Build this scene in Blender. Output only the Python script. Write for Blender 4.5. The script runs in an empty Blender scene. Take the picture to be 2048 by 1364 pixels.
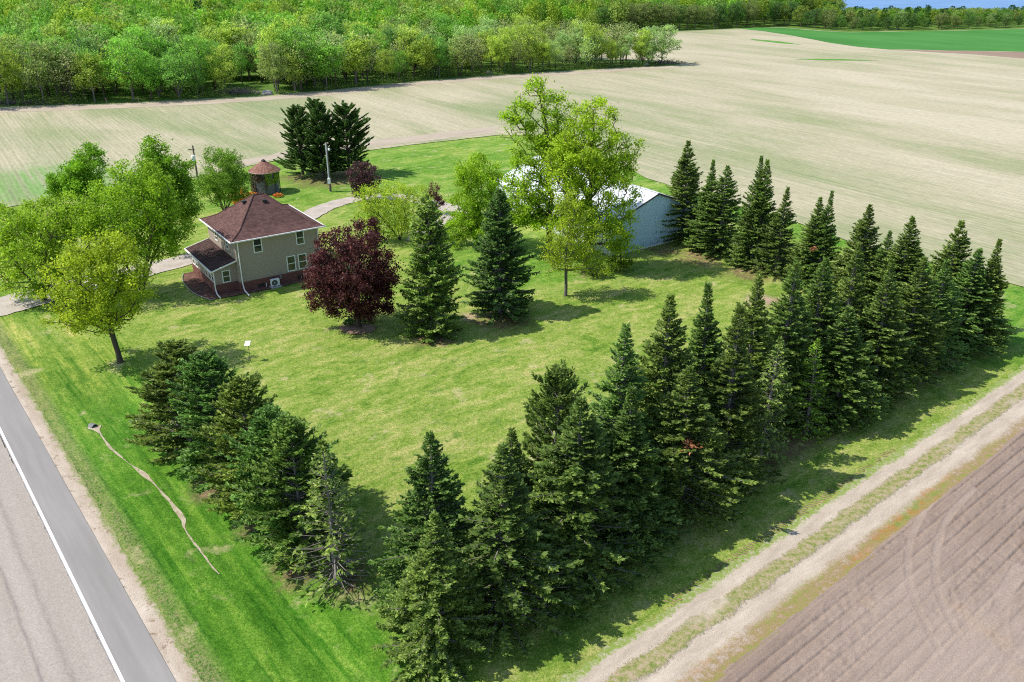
import bpy, math, random
import numpy as np
from mathutils import Vector
# ---------------------------------------------------------------- camera geometry
F, PITCH, CH = 1711.0, math.atan(782/1711), 33.0
CP, SP = math.cos(PITCH), math.sin(PITCH)
scene = bpy.context.scene
C = scene.collection

def ray(px, py):
    u = (px-1024)/F; v = (682-py)/F
    return (u, CP+v*SP, -SP+v*CP)
def G(px, py, z=0.0):
    d = ray(px, py); t = (z-CH)/d[2]
    return np.array((d[0]*t, d[1]*t))
def proj(x, y, z):
    z = z-CH
    f = y*CP-z*SP; up = y*SP+z*CP
    return (1024+F*x/f, 682-F*up/f)
def hit(px, py, p0, dr):
    r = ray(px, py); n = (dr[1], -dr[0])
    t = (p0[0]*n[0]+p0[1]*n[1])/(r[0]*n[0]+r[1]*n[1])
    return r[0]*t, r[1]*t, CH+r[2]*t
def height_at(base, py):
    """height of something that stands at base and whose top shows at picture row py"""
    lo, hi = 0.0, 32.0
    for _ in range(40):
        m = (lo+hi)/2
        if proj(base[0], base[1], m)[1] > py: lo = m
        else: hi = m
    return lo
TH = math.radians(40); TD = np.array((math.cos(TH), math.sin(TH))); TN = np.array((math.sin(TH), -math.cos(TH)))
T0 = G(1145, 1364)                       # edge of the farm track
RA = math.radians(-51.6); RD = np.array((math.cos(RA), math.sin(RA))); RN = np.array((-math.sin(RA), math.cos(RA)))
R0 = G(0, 734.5)                         # edge of the paved shoulder
FD = np.array((math.cos(math.radians(124)), math.sin(math.radians(124))))

# ---------------------------------------------------------------- small helpers
def hash2(ix, iy, s):
    n = (ix*374761393 + iy*668265263 + s*974634217) & 0x7fffffff
    n = ((n ^ (n >> 13))*1274126177) & 0x7fffffff
    return ((n ^ (n >> 16)) & 0xffff)/65535.0
def vnoise(x, y, s=0):
    x = np.asarray(x, float); y = np.asarray(y, float)
    ix = np.floor(x).astype(np.int64); iy = np.floor(y).astype(np.int64)
    fx = x-ix; fy = y-iy
    fx = fx*fx*(3-2*fx); fy = fy*fy*(3-2*fy)
    a = hash2(ix, iy, s); b = hash2(ix+1, iy, s); c = hash2(ix, iy+1, s); d = hash2(ix+1, iy+1, s)
    return (a*(1-fx)+b*fx)*(1-fy)+(c*(1-fx)+d*fx)*fy
def fbm(x, y, s=0, o=3):
    t = 0; a = 1; n = 0
    for k in range(o):
        t = t+a*vnoise(x*2**k, y*2**k, s+k); n += a; a *= .5
    return t/n-.5
WGL = float((G(0, 687)-R0) @ RN)
def lawn_z(x, y):
    x = np.asarray(x, float); y = np.asarray(y, float)
    wr = (x-R0[0])*RN[0]+(y-R0[1])*RN[1]
    ur = (x-R0[0])*RD[0]+(y-R0[1])*RD[1]
    g = np.clip((ur-2)/8, 0, 1)
    return -.02-.05*vnoise(x/4, y/4, 5)-.38*g*np.exp(-((wr-6.6)/2.4)**2)-.02*np.clip(wr-3, 0, 1)-.09*np.clip((WGL-.35-wr)/.3, 0, 1)*np.clip(wr+1.5, 0, 1)

def lin(c):
    c = c/255.0
    return c/12.92 if c <= .04045 else ((c+.055)/1.055)**2.4
def rgb(r, g, b, k=1.0):
    return (lin(r)*k, lin(g)*k, lin(b)*k, 1)

def mesh(name, verts, faces, mats=None, idx=None, smooth=False, attrs=None):
    """faces: list of int arrays (n,k)"""
    me = bpy.data.meshes.new(name)
    verts = np.asarray(verts, np.float32)
    if not isinstance(faces, list): faces = [faces]
    faces = [np.asarray(f, np.int32) for f in faces if len(f)]
    me.vertices.add(len(verts)); me.vertices.foreach_set('co', verts.ravel())
    lv = np.concatenate([f.ravel() for f in faces])
    tot = np.concatenate([np.full(len(f), f.shape[1], np.int32) for f in faces])
    st = np.concatenate(([0], np.cumsum(tot)[:-1])).astype(np.int32)
    me.loops.add(len(lv)); me.loops.foreach_set('vertex_index', lv)
    me.polygons.add(len(tot)); me.polygons.foreach_set('loop_start', st)
    if idx is not None: me.polygons.foreach_set('material_index', np.asarray(idx, np.int32))
    me.update(calc_edges=True)
    if smooth: me.polygons.foreach_set('use_smooth', np.ones(len(tot), bool))
    for k, v in (attrs or {}).items():
        v = np.asarray(v, np.float32)
        if v.ndim == 1:
            at = me.attributes.new(k, 'FLOAT', 'POINT'); at.data.foreach_set('value', v)
        else:
            at = me.attributes.new(k, 'FLOAT_COLOR', 'POINT'); at.data.foreach_set('color', v.ravel())
    for m in (mats if isinstance(mats, (list, tuple)) else [mats]):
        if m: me.materials.append(m)
    return me
def link(name, data, parent=None, loc=None, rotz=0):
    o = bpy.data.objects.new(name, data); C.objects.link(o)
    if parent: o.parent = parent
    if loc is not None: o.location = loc
    if rotz: o.rotation_euler = (0, 0, rotz)
    return o
def thing(name, label, cat, loc, rotz=0, group=None):
    o = bpy.data.objects.new(name, None); C.objects.link(o)
    o.location = loc; o.rotation_euler = (0, 0, rotz); o.empty_display_size = .5
    o['label'] = label; o['category'] = cat
    if group: o['group'] = group
    return o
def tag(o, label, cat, group=None, kind=None):
    o['label'] = label; o['category'] = cat
    if group: o['group'] = group
    if kind: o['kind'] = kind
    return o
def struct(name, me, label, cat):
    o = link(name, me); o['kind'] = 'structure'; o['label'] = label; o['category'] = cat
    return o

class MB:
    """collects boxes, bars and rings, builds one mesh object"""
    def __init__(s): s.v = []; s.f = []
    def box(s, x0, x1, y0, y1, z0, z1):
        b = len(s.v)
        s.v += [(x, y, z) for z in (z0, z1) for y in (y0, y1) for x in (x0, x1)]
        for q in ((0, 2, 3, 1), (4, 5, 7, 6), (0, 1, 5, 4), (2, 6, 7, 3), (0, 4, 6, 2), (1, 3, 7, 5)): s.f.append([b+i for i in q])
        return s
    def poly(s, pts):
        b = len(s.v); s.v += [tuple(p) for p in pts]; s.f.append(list(range(b, b+len(pts)))); return s
    def prism(s, pts, vec):
        """closed prism: polygon pts swept along vec"""
        b = len(s.v); n = len(pts)
        s.v += [tuple(p) for p in pts]+[tuple(np.add(p, vec)) for p in pts]
        s.f.append(list(range(b, b+n))[::-1]); s.f.append(list(range(b+n, b+2*n)))
        for i in range(n): j = (i+1) % n; s.f.append([b+i, b+j, b+n+j, b+n+i])
        return s
    def tube(s, p0, p1, r0, r1=None, n=8, caps=True):
        r1 = r0 if r1 is None else r1
        p0 = Vector(p0); p1 = Vector(p1); d = (p1-p0).normalized()
        a = d.orthogonal().normalized(); c = d.cross(a); b = len(s.v)
        for p, r in ((p0, r0), (p1, r1)):
            for i in range(n):
                t = 2*math.pi*i/n; s.v.append(tuple(p+a*math.cos(t)*r+c*math.sin(t)*r))
        for i in range(n): j = (i+1) % n; s.f.append([b+i, b+j, b+n+j, b+n+i])
        if caps: s.f.append([b+i for i in range(n)][::-1]); s.f.append([b+n+i for i in range(n)])
        return s
    def lathe(s, prof, n=32, c=(0, 0)):
        b = len(s.v)
        for r, z in prof:
            for i in range(n):
                t = 2*math.pi*i/n; s.v.append((c[0]+r*math.cos(t), c[1]+r*math.sin(t), z))
        for k in range(len(prof)-1):
            for i in range(n):
                j = (i+1) % n; s.f.append([b+k*n+i, b+k*n+j, b+(k+1)*n+j, b+(k+1)*n+i])
        return s
    def build(s, name, mat, parent=None, smooth=False, bevel=0):
        me = bpy.data.meshes.new(name); me.from_pydata(s.v, [], s.f); me.update()
        me.materials.append(mat)
        if smooth: me.polygons.foreach_set('use_smooth', np.ones(len(me.polygons), bool))
        o = link(name, me, parent)
        if bevel:
            m = o.modifiers.new('bevel', 'BEVEL'); m.width = bevel; m.segments = 2; m.limit_method = 'ANGLE'
        return o

# ---------------------------------------------------------------- materials
class N:
    def __init__(s, name, rough=.9, spec=.2):
        s.m = bpy.data.materials.new(name); s.m.use_nodes = True
        s.t = s.m.node_tree; s.b = s.t.nodes['Principled BSDF']; s.out = s.t.nodes['Material Output']
        s.b.inputs['Roughness'].default_value = rough; s.b.inputs['Specular IOR Level'].default_value = spec
        s._pos = None
    def n(s, typ, **k):
        nd = s.t.nodes.new(typ)
        for a, v in k.items(): setattr(nd, a, v)
        return nd
    def put(s, sock, v):
        if isinstance(v, bpy.types.NodeSocket): s.t.links.new(v, sock)
        elif v is not None: sock.default_value = v
    def math(s, op, a, b=0.0, c=None, clamp=False):
        nd = s.n('ShaderNodeMath', operation=op, use_clamp=clamp)
        s.put(nd.inputs[0], a); s.put(nd.inputs[1], b)
        if c is not None: s.put(nd.inputs[2], c)
        return nd.outputs[0]
    def pos(s):
        if s._pos is None: s._pos = s.n('ShaderNodeNewGeometry').outputs['Position']
        return s._pos
    def obj(s): return s.n('ShaderNodeTexCoord').outputs['Object']
    def dot(s, v, d, off=0.0):
        nd = s.n('ShaderNodeVectorMath', operation='DOT_PRODUCT'); s.put(nd.inputs[0], v); nd.inputs[1].default_value = d
        return nd.outputs['Value'] if off == 0 else s.math('SUBTRACT', nd.outputs['Value'], off)
    def comb(s, x, y, z=0.0):
        nd = s.n('ShaderNodeCombineXYZ'); s.put(nd.inputs[0], x); s.put(nd.inputs[1], y); s.put(nd.inputs[2], z); return nd.outputs[0]
    def axes(s, ang, su, sv, v=None):
        v = v or s.pos(); c, q = math.cos(ang), math.sin(ang)
        return s.comb(s.math('MULTIPLY', s.dot(v, (c, q, 0)), su), s.math('MULTIPLY', s.dot(v, (-q, c, 0)), sv), 0.0)
    def noise(s, v, scale, detail=3, rough=.55, dist=0.0, out='Fac'):
        nd = s.n('ShaderNodeTexNoise'); s.put(nd.inputs['Vector'], v); nd.inputs['Scale'].default_value = scale
        nd.inputs['Detail'].default_value = detail; nd.inputs['Roughness'].default_value = rough; nd.inputs['Distortion'].default_value = dist
        return nd.outputs[out]
    def vor(s, v, scale, out='Distance'):
        nd = s.n('ShaderNodeTexVoronoi'); s.put(nd.inputs['Vector'], v); nd.inputs['Scale'].default_value = scale
        return nd.outputs[out]
    def step(s, f, a, b):
        nd = s.n('ShaderNodeMapRange', interpolation_type='SMOOTHSTEP'); s.put(nd.inputs['Value'], f)
        nd.inputs['From Min'].default_value = a; nd.inputs['From Max'].default_value = b
        return nd.outputs['Result']
    def ramp(s, f, stops):
        nd = s.n('ShaderNodeValToRGB'); e = nd.color_ramp.elements
        while len(e) < len(stops): e.new(.5)
        for i, (p, c) in enumerate(stops): e[i].position = p; e[i].color = c
        s.put(nd.inputs[0], f); return nd.outputs[0]
    def mix(s, f, a, b, mode='MIX'):
        nd = s.n('ShaderNodeMix', data_type='RGBA', blend_type=mode); nd.clamp_factor = True
        s.put(nd.inputs[0], f); s.put(nd.inputs[6], a); s.put(nd.inputs[7], b); return nd.outputs[2]
    def attr(s, name, out='Fac'):
        nd = s.n('ShaderNodeAttribute', attribute_name=name); return nd.outputs[out]
    def bump(s, h, strength=.5, dist=.05):
        nd = s.n('ShaderNodeBump'); nd.inputs['Strength'].default_value = strength; nd.inputs['Distance'].default_value = dist
        s.put(nd.inputs['Height'], h); s.t.links.new(nd.outputs[0], s.b.inputs['Normal']); return s
    def col(s, c): s.put(s.b.inputs['Base Color'], c); return s

def plain(name, c, rough=.7, spec=.3, var=.12, scale=6.0, metal=0.0):
    m = N(name, rough, spec); f = m.noise(m.obj(), scale, 5)
    a = tuple(x*(1-var) for x in c[:3])+(1,); b = tuple(min(1, x*(1+var)) for x in c[:3])+(1,)
    m.col(m.ramp(f, [(.3, a), (.7, b)])); m.b.inputs['Metallic'].default_value = metal
    return m.m

def leaf_mat(name, cols, trans=.35, tint=True, hue=.1):
    """cols: two to four colours spread by a random number per leaf"""
    m = N(name, .55, .25)
    rnd = m.n('ShaderNodeNewGeometry').outputs['Random Per Island']
    st = [(i/(len(cols)-1), c) for i, c in enumerate(cols)]
    c = m.ramp(rnd, st)
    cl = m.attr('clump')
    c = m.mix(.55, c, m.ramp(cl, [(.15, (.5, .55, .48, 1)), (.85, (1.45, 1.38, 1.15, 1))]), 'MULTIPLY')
    if tint: c = m.mix(1.0, c, m.n('ShaderNodeObjectInfo').outputs['Color'], 'MULTIPLY')
    m.col(c)
    tr = m.n('ShaderNodeBsdfTranslucent'); m.put(tr.inputs[0], c)
    ms = m.n('ShaderNodeMixShader'); ms.inputs[0].default_value = trans
    m.t.links.new(m.b.outputs[0], ms.inputs[1]); m.t.links.new(tr.outputs[0], ms.inputs[2])
    m.t.links.new(ms.outputs[0], m.out.inputs['Surface'])
    return m.m

MAT = {}
def bark(name, c):
    m = N(name, .95, .1); v = m.obj()
    f = m.noise(m.axes(0, 6, 6, v), 1.0, 4); g = m.noise(v, 9, 4)
    m.col(m.mix(m.math('MULTIPLY', f, g), tuple(x*.55 for x in c[:3])+(1,), tuple(x*1.9 for x in c[:3])+(1,)))
    m.bump(g, .6, .03)
    return m.m
MAT['bark'] = bark('bark', (.10, .08, .06, 1)); MAT['bark_grey'] = bark('grey_bark', (.17, .15, .135, 1)); MAT['spruce_wood'] = bark('spruce_twigs', (.25, .22, .20, 1))
MAT['spruce'] = leaf_mat('spruce_needles', [(.06, .122, .024, 1), (.115, .20, .038, 1), (.20, .31, .06, 1), (.33, .45, .125, 1)], .42)
MAT['pine'] = leaf_mat('pine_needles', [(.045, .11, .025, 1), (.09, .18, .04, 1), (.17, .28, .065, 1)], .4)
MAT['leaf'] = leaf_mat('spring_leaves', [(.20, .36, .02, 1), (.31, .49, .03, 1), (.44, .62, .06, 1)], .5)
MAT['purple'] = leaf_mat('purple_leaves', [(.045, .013, .017, 1), (.10, .025, .028, 1), (.20, .072, .062, 1)], .33)
MAT['woodleaf'] = leaf_mat('woodland_leaves', [(.20, .32, .065, 1), (.31, .45, .09, 1), (.45, .57, .15, 1)], .5)

# ---------------------------------------------------------------- foliage builders
def kites(P, D, Nn, L, Wd):
    """leaf shaped quads: base P, direction D, face normal Nn, length L, width Wd"""
    S = np.cross(D, Nn); S /= np.linalg.norm(S, axis=1)[:, None]+1e-9
    L = L[:, None]; Wd = Wd[:, None]
    v = np.stack((P, P+D*L*.45+S*Wd*.5, P+D*L, P+D*L*.45-S*Wd*.5), 1).reshape(-1, 3)
    f = np.arange(len(v)).reshape(-1, 4)
    return v, f
def unit(a): return a/(np.linalg.norm(a, axis=-1, keepdims=True)+1e-9)
def tubes(p0, p1, r0, r1, n=4):
    d = unit(p1-p0); ref = np.where(np.abs(d[:, 2:3]) > .9, np.array([[1., 0, 0]]), np.array([[0, 0, 1.]]))
    a = unit(np.cross(d, ref)); b = np.cross(d, a)
    t = np.arange(n)*2*np.pi/n
    ring = a[:, None, :]*np.cos(t)[None, :, None]+b[:, None, :]*np.sin(t)[None, :, None]
    v = np.concatenate((p0[:, None, :]+ring*r0[:, None, None], p1[:, None, :]+ring*r1[:, None, None]), 1)
    base = (np.arange(len(p0))*2*n)[:, None]
    i = np.arange(n); j = (i+1) % n
    q = np.stack((i, j, n+j, n+i), 1)
    f = (base[:, :, None]+q[None]).reshape(-1, 4)
    return v.reshape(-1, 3), f

def conifer(seed, H=12., R=2.8, sp=.30, nb=9, th_lo=-.12, th_hi=.55, up=.12, prof=.85, twig=.40, tw=.13, gap=.105, dens=1.0, z0=.35,
            irr=.22, needle_start=.15, droop=-.25, leaf='spruce', wood='spruce_wood', bare=0.0, trunk_r=.16, round_top=0.0, hang=0.0):
    r = np.random.default_rng(seed)
    zs = np.arange(z0, H-.25, sp); zs = zs+r.normal(0, sp*.25, len(zs))
    zb = np.repeat(zs, nb); keep = r.random(len(zb)) < .93
    zb = zb[keep]+r.normal(0, .07, keep.sum()); zb = np.clip(zb, .15, H-.15); n = len(zb)
    ph = r.random(n)*2*np.pi; t = zb/H
    lump = 1+irr*(vnoise(ph*1.1+seed*7, t*7, seed)*2-1)+irr*.7*(vnoise(ph*2.5, t*16, seed+3)*2-1)
    pf = np.power(np.clip(1-t, 0, 1), prof)
    if round_top: pf = np.power(np.clip(1-t**(1+round_top), 0, 1), prof)
    pf = pf*np.clip(.8+t*3, 0, 1)
    L = R*pf*lump*r.uniform(.72, 1.12, n)+.12
    th = th_lo+(th_hi-th_lo)*t+r.normal(0, .09, n)
    er = np.stack((np.cos(ph), np.sin(ph), 0*ph), 1); ez = np.array([0, 0, 1.])
    def bpos(i, s):
        Ls = L[i]*s
        return er[i]*(Ls*np.cos(th[i]))[:, None]+ez*(zb[i]+Ls*np.sin(th[i])+up*L[i]*s*s*np.sign(.9-t[i])-hang*L[i]*np.sin(np.pi*s))[:, None]
    # twigs
    ns = np.maximum((L/gap*dens).astype(int), 2)
    bi = np.repeat(np.arange(n), ns*2)
    s = needle_start+(1-needle_start)*np.power(r.random(len(bi)), .75)
    if bare > 0:
        k = (r.random(len(bi)) > bare*np.clip(1.15-t[bi]*1.1, 0, 1)*np.clip(1.7-s*1.2, 0, 1)); bi = bi[k]; s = s[k]
    side = np.where(r.random(len(bi)) < .5, -1., 1.)
    P = bpos(bi, s); ax = unit(bpos(bi, np.minimum(s+.05, 1.05))-bpos(bi, s-.05))
    lat = np.stack((-np.sin(ph[bi]), np.cos(ph[bi]), 0*s), 1)*side[:, None]
    a = np.radians(r.uniform(15, 75, len(bi)))
    D = ax*np.cos(a)[:, None]+lat*np.sin(a)[:, None]+ez*(droop+r.normal(0, .28, len(bi)))[:, None]
    D = unit(D+r.normal(0, .12, D.shape))
    lt = twig*(.55+.6*r.random(len(bi)))*np.clip(.45+L[bi]*.5, .35, 1.1)*np.clip(1.25-.45*s, .5, 1)
    Nn = unit(np.cross(D, np.cross(ez[None], D)+1e-6)*0+ez+er[bi]*.35+r.normal(0, .55, D.shape))
    v, f = kites(P, D, Nn, lt, tw*(.7+.6*r.random(len(bi)))*np.clip(lt/twig+.25, .4, 1.2))
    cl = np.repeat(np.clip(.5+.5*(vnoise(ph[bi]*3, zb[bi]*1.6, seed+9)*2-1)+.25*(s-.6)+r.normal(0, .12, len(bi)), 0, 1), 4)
    # leader spray
    m = 60; zz = H-.02-np.abs(r.normal(0, .35, m)); aa = r.random(m)*6.28
    D2 = unit(np.stack((np.cos(aa)*.6, np.sin(aa)*.6, np.full(m, .8)), 1)); P2 = np.stack((0*zz, 0*zz, zz-.15), 1)
    v2, f2 = kites(P2, D2, unit(r.normal(0, 1, (m, 3))), np.full(m, .3)+(H-zz)*.15, np.full(m, .1))
    crown = mesh('crown', np.concatenate((v, v2)), [np.concatenate((f, f2+len(v)))], MAT[leaf], attrs={'clump': np.concatenate((cl, np.full(len(v2), .6)))})
    # trunk and branch wood
    zt = np.linspace(0, H*.97, 9); tp = np.stack((0*zt, 0*zt, zt), 1); tr = trunk_r*(1-zt/H*.95); tr[0] *= 1.35
    tv, tf = tubes(tp[:-1], tp[1:], tr[:-1], tr[1:], 8)
    kb = np.where((r.random(n) < .75) & (t < .85))[0]
    q0 = bpos(kb, np.zeros(len(kb))); q1 = bpos(kb, np.full(len(kb), .5)); q2 = bpos(kb, np.full(len(kb), .92)); rr = .014+.012*L[kb]
    b1, g1 = tubes(q0, q1, rr, rr*.7, 3); b2, g2 = tubes(q1, q2, rr*.7, rr*.25, 3)
    trunk = mesh('trunk', np.concatenate((tv, b1, b2)), [np.concatenate((tf, g1+len(tv), g2+len(tv)+len(b1)))], MAT[wood], smooth=True)
    return trunk, crown

def broadleaf(seed, lobes, fork=1.6, natt=260, nleaf=9000, leaf=.24, sig=.34, mat='leaf', wood='bark', trunk_r=None, stems=1, spread=.5, shell=2.6,
              lean=(0, 0), clumpy=1.0, sides=5, upw=.35, aspect=.8, bf=.32):
    r = np.random.default_rng(seed); lobes = np.asarray(lobes, float)
    vol = lobes[:, 3]*lobes[:, 4]*lobes[:, 5]; li = r.choice(len(lobes), natt, p=vol/vol.sum())
    d = unit(r.normal(0, 1, (natt, 3))); rad = np.power(r.random(natt), 1/shell)
    A = lobes[li, :3]+d*rad[:, None]*lobes[li, 3:6]; A[:, 2] = np.maximum(A[:, 2], fork*.7)
    pts = [np.zeros(3)]; par = [-1]; plen = [0.]
    if stems == 1:
        for k in range(1, 4):
            z = fork*k/3; pts.append(np.array((lean[0]*z+r.normal(0, .03), lean[1]*z+r.normal(0, .03), z))); par.append(len(pts)-2); plen.append(z)
        top = lobes[np.argmax(lobes[:, 2]+lobes[:, 5])]
        tz = top[2]+top[5]*.45; last = len(pts)-1; m = max(3, int((tz-fork)/1.0))
        for k in range(1, m+1):
            q = k/m; p = pts[last]*(1-q)+np.array((top[0], top[1], tz))*q+np.append(r.normal(0, .18, 2), 0)
            pts.append(p); par.append(len(pts)-2); plen.append(plen[-1]+(tz-fork)/m)
    else:
        cen = (lobes[:, :3]*vol[:, None]).sum(0)/vol.sum()
        for q in range(stems):
            a = 6.283*q/stems+r.normal(0, .25); prev = 0; e = np.array((math.cos(a)*spread, math.sin(a)*spread, 1.)); hh = cen[2]*r.uniform(.75, 1.05)
            for k in range(1, 5):
                z = hh*k/4; p = np.array((e[0]*z**1.15*.9+cen[0]*k/8, e[1]*z**1.15*.9+cen[1]*k/8, z))+np.append(r.normal(0, .06, 2), 0)
                pts.append(p); par.append(prev); plen.append(plen[prev]+hh/4); prev = len(pts)-1
    nb0 = len(pts)
    order = np.argsort(np.linalg.norm(A-np.array((0, 0, fork)), axis=1))
    PA = np.zeros((nb0+natt, 3)); PA[:nb0] = pts; PL = np.zeros(nb0+natt); PL[:nb0] = plen; par = par+[0]*natt; m = nb0
    for i in order:
        p = A[i]; dv = PA[1:m]-p; dd = np.linalg.norm(dv, axis=1)
        cost = dd+bf*PL[1:m]+.5*np.clip(dv[:, 2], 0, None)
        k = int(np.argmin(cost))+1
        PA[m] = p; par[m] = k; PL[m] = PL[k]+dd[k-1]; m += 1
    par = np.array(par); nch = np.bincount(par[1:], minlength=m)
    r2 = np.zeros(m)
    for i in range(m-1, 0, -1):
        if r2[i] == 0: r2[i] = 1.
        r2[par[i]] += r2[i]
    rad = np.power(np.maximum(r2, 1), 1/2.25)
    k = (trunk_r or .2)/rad[1]; rad = np.maximum(rad*k, .011); rad[0] = rad[1]*1.3
    i = np.arange(1, m); r_end = rad[i]; r_start = np.minimum(rad[par[i]], r_end*1.7+.01)
    tv, tf = tubes(PA[par[i]], PA[i], r_start, r_end*.95, sides)
    trunk = mesh('trunk', tv, [tf], MAT[wood], smooth=True)
    # leaves cluster round the outer nodes
    w = np.where(nch[nb0:m] == 0, 1.0, .45)*np.exp(r.normal(0, .45*clumpy, m-nb0)); w /= w.sum()
    ci = r.choice(np.arange(nb0, m), nleaf, p=w)
    back = r.random(nleaf)*.55
    cpos = PA[ci]*(1-back[:, None])+PA[par[ci]]*back[:, None]
    P = cpos+r.normal(0, sig, (nleaf, 3))*np.array((1, 1, .75))
    P[:, 2] = np.maximum(P[:, 2], .25)
    D = unit(r.normal(0, 1, (nleaf, 3))+np.array((0, 0, -.15)))
    Nn = unit(r.normal(0, .8, (nleaf, 3))+np.array((0, 0, upw))+unit(P-lobes[:, :3].mean(0))*.35)
    sz = leaf*r.uniform(.6, 1.35, nleaf)
    v, f = kites(P-D*sz[:, None]*.5, D, Nn, sz, sz*aspect)
    nodecl = r.random(m)
    cl = np.repeat(np.clip(nodecl[ci]*.75+.25*r.random(nleaf), 0, 1), 4)
    crown = mesh('crown', v, [f], MAT[mat], attrs={'clump': cl})
    return trunk, crown

def plant(name, pair, label, cat, base, sc=(1, 1, 1), rz=0., tint=(1, 1, 1), group=None, z=None):
    if z is None: z = float(lawn_z(base[0], base[1]))-.03
    o = thing(name, label, cat, (base[0], base[1], z), rz, group); o.scale = sc
    a = link('trunk', pair[0], o); b = link('crown', pair[1], o); b.color = tuple(tint)+(1,)
    return o
# ---------------------------------------------------------------- the setting
from mathutils.geometry import tessellate_polygon
def ragged(pts, step=.5, rag=.1, seed=0, closed=True):
    pts = [np.asarray(p, float) for p in pts]; out = []
    m = len(pts) if closed else len(pts)-1
    for i in range(m):
        a, b = pts[i], pts[(i+1) % len(pts)]; k = max(1, int(np.linalg.norm(b-a)/step)); nn = unit(np.array((a[1]-b[1], b[0]-a[0])))
        for q in range(k):
            p = a+(b-a)*q/k
            if rag: p = p+nn*rag*2*(fbm(p[0]/(step*2.2), p[1]/(step*2.2), seed, 3)*1.3+fbm(p[0]/(step*14), p[1]/(step*14), seed+5, 2))
            out.append(p)
    if not closed: out.append(pts[-1])
    return np.array(out)
def smooth_path(pts, k=10):
    pts = [np.asarray(p, float) for p in pts]; P = [2*pts[0]-pts[1]]+pts+[2*pts[-1]-pts[-2]]; out = []
    for i in range(1, len(P)-2):
        for q in range(k):
            t = q/k; out.append(.5*((2*P[i])+(-P[i-1]+P[i+1])*t+(2*P[i-1]-5*P[i]+4*P[i+1]-P[i+2])*t*t+(-P[i-1]+3*P[i]-3*P[i+1]+P[i+2])*t**3))
    out.append(P[-2]); return np.array(out)
def sheet(name, pts, z, mat, label, cat, rag=.1, step=.5, seed=1):
    p = ragged(pts, step, rag, seed) if rag is not None else np.asarray(pts, float)
    tri = np.array(tessellate_polygon([[Vector((q[0], q[1], 0)) for q in p]]), np.int32)
    zz = z(p[:, 0], p[:, 1]) if callable(z) else np.full(len(p), z)
    v = np.column_stack((p, zz))
    a = v[tri[:, 0], :2]; b = v[tri[:, 1], :2]; c = v[tri[:, 2], :2]
    neg = ((b-a)[:, 0]*(c-a)[:, 1]-(b-a)[:, 1]*(c-a)[:, 0]) < 0
    tri[neg] = tri[neg][:, ::-1]
    return struct(name, mesh(name, v, [tri], mat), label, cat)
def ribbon(name, path, w, z, mat, label, cat, rag=.1, seed=1):
    """strip along a world path; w is the half width (number or function of 0..1)"""
    path = np.asarray(path); d = unit(np.gradient(path, axis=0)); nn = np.column_stack((-d[:, 1], d[:, 0])); n = len(path); t = np.linspace(0, 1, n)
    ww = np.array([w(q) for q in t]) if callable(w) else np.full(n, w)
    cols = []
    for k, sgn in enumerate((-1, -.5, 0, .5, 1)):
        p = path+nn*(ww*sgn)[:, None]
        if abs(sgn) == 1: p = p+nn*(rag*2*fbm(p[:, 0]*1.1, p[:, 1]*1.1, seed+k, 3)*sgn)[:, None]
        cols.append(p)
    P = np.stack(cols, 1).reshape(-1, 2); zz = z(P[:, 0], P[:, 1]) if callable(z) else np.full(len(P), z)
    i = (np.arange(n-1)*5)[:, None]+np.arange(4)[None]
    f = np.stack((i, i+1, i+6, i+5), 2).reshape(-1, 4)[:, ::-1]
    v = np.column_stack((P, zz))
    if len(f):
        a, b, c = v[f[0, 0], :2], v[f[0, 1], :2], v[f[0, 2], :2]
        if (b-a)[0]*(c-a)[1]-(b-a)[1]*(c-a)[0] < 0: f = f[:, ::-1]
    return struct(name, mesh(name, v, [f], mat), label, cat)
def gp(*pts): return [G(*p) for p in pts]

# --- materials of the ground
def wr_node(m): return m.dot(m.pos(), (RN[0], RN[1], 0), float(R0 @ RN))
def ur_node(m): return m.dot(m.pos(), (RD[0], RD[1], 0), float(R0 @ RD))
def tw_node(m): return m.dot(m.pos(), (TN[0], TN[1], 0), float(T0 @ TN))
def blob(m, cx, cy, r0, r1):
    """1 near (cx, cy), 0 beyond r1"""
    nd = m.n('ShaderNodeVectorMath', operation='DISTANCE'); m.put(nd.inputs[0], m.pos()); nd.inputs[1].default_value = (cx, cy, 0)
    return m.step(m.math('ADD', nd.outputs['Value'], m.math('MULTIPLY', m.math('SUBTRACT', m.noise(m.pos(), .35, 3), .5), (r1-r0)*1.6)), r1, r0)

m = N('lawn_grass', .95, .1)
p = m.pos()
n1 = m.noise(m.axes(math.radians(38), .17, .32), 1.0, 5, .65, .8)
n2 = m.noise(m.axes(math.radians(34), .9, 1.5), 1.0, 5, .7, .5)
n3 = m.noise(p, .075, 3)
nf = m.noise(p, 9.0, 4, .7)
n1r = m.noise(m.axes(RA, .10, .45), 1.0, 5, .65, .5); n2r = m.noise(m.axes(RA, .8, 1.5), 1.0, 5, .7, .4)
mixr = m.math('ADD', m.math('MULTIPLY', n1r, .45), m.math('ADD', m.math('MULTIPLY', n2r, .33), m.math('MULTIPLY', nf, .22)))
wr0 = wr_node(m); nearroad = m.step(wr0, 15.0, 9.0)
mixn = m.math('ADD', m.math('MULTIPLY', n1, .5), m.math('ADD', m.math('MULTIPLY', n2, .38), m.math('MULTIPLY', nf, .22)))
mixn = m.math('ADD', m.math('MULTIPLY', mixn, m.math('SUBTRACT', 1.0, nearroad)), m.math('MULTIPLY', mixr, nearroad))
dry = m.ramp(mixn, [(.42, (.09, .195, .02, 1)), (.49, (.175, .28, .034, 1)), (.56, (.26, .34, .062, 1)), (.66, (.42, .41, .135, 1))])
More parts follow.
